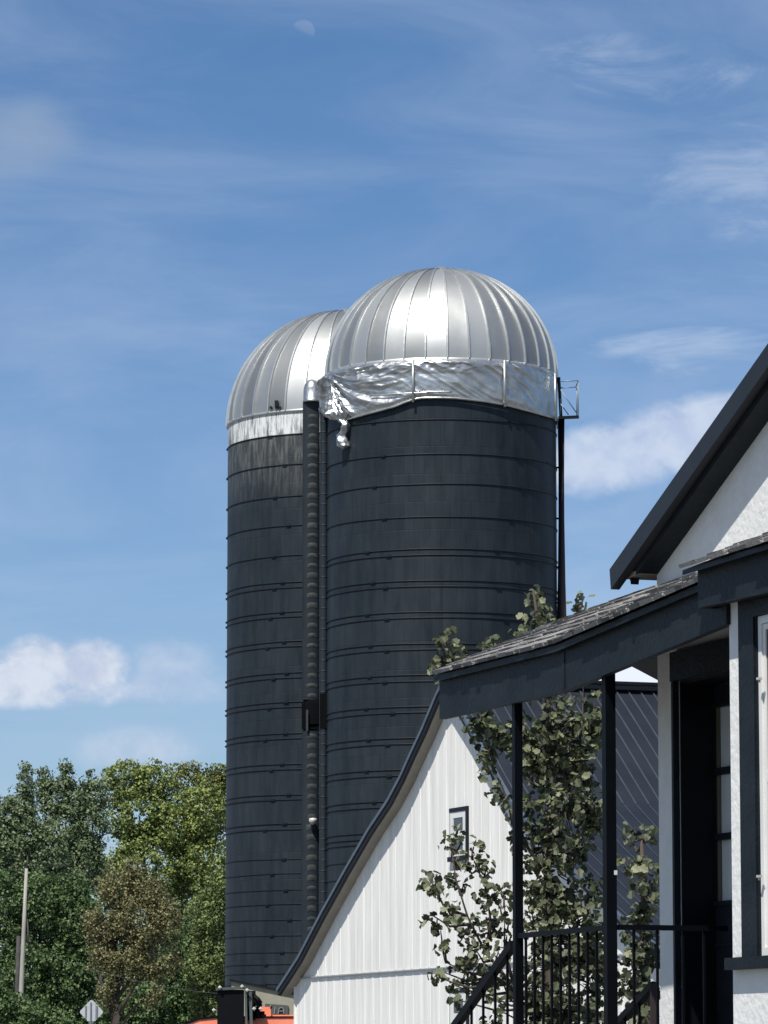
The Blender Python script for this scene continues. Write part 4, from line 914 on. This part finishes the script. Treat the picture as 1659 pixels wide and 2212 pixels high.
# young columnar oak behind the porch
def oak(label, Y, clumps, trunk, seed, leaf=.059, dens=1.08, limbs=()):
    rnd = random.Random(seed); k = Y / F; b = at(trunk[0][0], trunk[0][1], Y); base = Vector((b.x, Y, 0)); root = empty('oak_tree', base, label, 'tree', 'young oaks by the porch')
    tw = MB(); tpts = [base] + [at(x, y, Y) for x, y in trunk]; nT = len(tpts); tw.tube(tpts, [.055 * (1 - .85 * i / (nT - 1)) for i in range(nT)], 8)
    lpts = []
    for lb in [trunk] + list(limbs):
        pl = [at(x, y, Y) for x, y in lb]
        for p_, q_ in zip(pl, pl[1:]): lpts += [p_.lerp(q_, f / 5) for f in range(6)]
        if lb is not trunk: tw.tube(pl, [.016 * (1 - .75 * i / (len(pl) - 1)) for i in range(len(pl))], 6)
    m = MB()
    for (px, py, rx, ry, n) in clumps:
        dy = rnd.uniform(-.25, .25) if max(rx, ry) < 30 else 0; c = at(px, py, Y + dy); RX, RZ = rx * k, ry * k; RY = min(.45, max(.08, (RX + RZ) / 2))
        st = min(lpts, key=lambda q: (q - c).length + (.5 if q.z > c.z - .03 else 0))
        mid = st.lerp(c, .55) + Vector((0, 0, -.05)); tw.tube([st, mid, c], [.014, .009, .004], 5)
        nl = int(n * dens); ns = max(1, nl // 7)
        for _ in range(ns):
            s_ = rsph(rnd) * rnd.random() ** .38; cc = c + Vector((s_.x * RX, s_.y * RY, s_.z * RZ))
            if rnd.random() < .5: tw.tube([c.lerp(cc, .3), cc], [.005, .0025], 4, False)
            for _ in range(7):
                q = rsph(rnd); p = cc + q * leaf * rnd.uniform(.3, 1.1)
                leaf_faces(m, p, leaf, (q + Vector((-.25, -.35, .5))).normalized(), rnd, True)
    m.build('crown', M_lfo, root, recalc=False); tw.build('trunk', M_bark, root)
    return root
big = [(1075, 1590, 58, 70, 170), (1040, 1560, 36, 30, 50), (1200, 1590, 100, 95, 560), (1275, 1560, 45, 65, 150), (1215, 1730, 85, 115, 640), (1270, 1750, 35, 90, 140), (1160, 1660, 40, 80, 160),
       (1190, 1880, 72, 95, 430), (1215, 1985, 95, 70, 420), (1215, 2100, 105, 100, 760), (1230, 2200, 100, 60, 460), (1160, 2180, 60, 70, 200), (1275, 1960, 30, 60, 90), (1290, 2060, 50, 70, 170), (1130, 1800, 25, 70, 70)]
small = [(1000, 1812), (975, 1828), (1020, 1835), (992, 1850), (1008, 1868), (935, 1886), (922, 1912), (950, 1925), (978, 1900), (1035, 1862), (1050, 1878), (1000, 1912), (962, 1958), (935, 1978), (1048, 1905), (1065, 1930), (1088, 1925), (1080, 1958), (1022, 1990),
         (975, 1998), (952, 2010), (1000, 2022), (1045, 2035), (1012, 2062), (962, 2042), (985, 2075), (1035, 2080), (1100, 1985), (958, 2100), (948, 2112), (1010, 2110), (985, 2130), (1050, 2105), (1070, 2000), (1020, 2140), (1060, 2010), (1095, 2020), (990, 2160), (975, 1975), (1040, 1950), (1075, 2060),
         (1060, 2150), (1075, 2180), (1085, 2120), (1065, 2205), (1010, 2090), (1030, 2055),
         (1150, 1272), (1160, 1292), (1182, 1318), (1148, 1318), (1160, 1335), (1172, 1345), (1138, 1358), (1122, 1368), (1062, 1392), (1045, 1405), (965, 1378), (985, 1402), (952, 1392), (972, 1425), (945, 1440), (932, 1452), (998, 1422), (1000, 1440), (962, 1448),
         (1048, 1645), (1060, 1672), (1075, 1700), (1088, 1728), (1100, 1750), (1055, 1625)]
cl = big + [(x, y, 15, 13, 15) for x, y in small] + [(1245, 1302, 8, 10, 5), (1266, 1300, 8, 12, 6), (1250, 1318, 8, 6, 4)]
oak('large young oak with lobed leaves rising behind both porch posts', 30, cl, [(1195, 2210), (1190, 2100), (1185, 1980), (1180, 1870), (1190, 1760), (1195, 1640), (1185, 1530), (1170, 1430), (1160, 1330), (1152, 1275)], 11, limbs=[[(1190, 2190), (1110, 2130), (1050, 2060), (1010, 1980), (985, 1900), (975, 1830)], [(1130, 2150), (1070, 2110), (1010, 2100), (965, 2080)], [(1050, 2060), (1060, 1990), (1050, 1920), (1020, 1850)], [(1010, 1980), (960, 1960), (930, 1900)], [(1185, 1900), (1120, 1800), (1085, 1700), (1055, 1640)], [(1190, 1700), (1120, 1640), (1050, 1560), (990, 1450), (960, 1390)], [(1190, 1640), (1260, 1560), (1262, 1400), (1255, 1310)], [(1110, 2130), (1090, 2050), (1090, 1960)]])
oak('small sparse oak sapling seen between the second porch post and the house', 27.5, [(1362, 1796, 12, 14, 12), (1400, 1800, 14, 14, 16), (1368, 1822, 14, 10, 12), (1392, 1868, 22, 18, 22), (1362, 1865, 20, 18, 20), (1405, 1900, 18, 30, 28), (1378, 1905, 22, 25, 24), (1400, 1965, 22, 40, 50), (1375, 1985, 24, 30, 30), (1370, 2060, 38, 40, 95), (1415, 2050, 25, 50, 70),
      (1360, 2130, 32, 50, 90), (1400, 2150, 30, 60, 80), (1370, 2195, 45, 40, 80)], [(1395, 2200), (1392, 2050), (1390, 1900), (1385, 1810)], 12, leaf=.058)
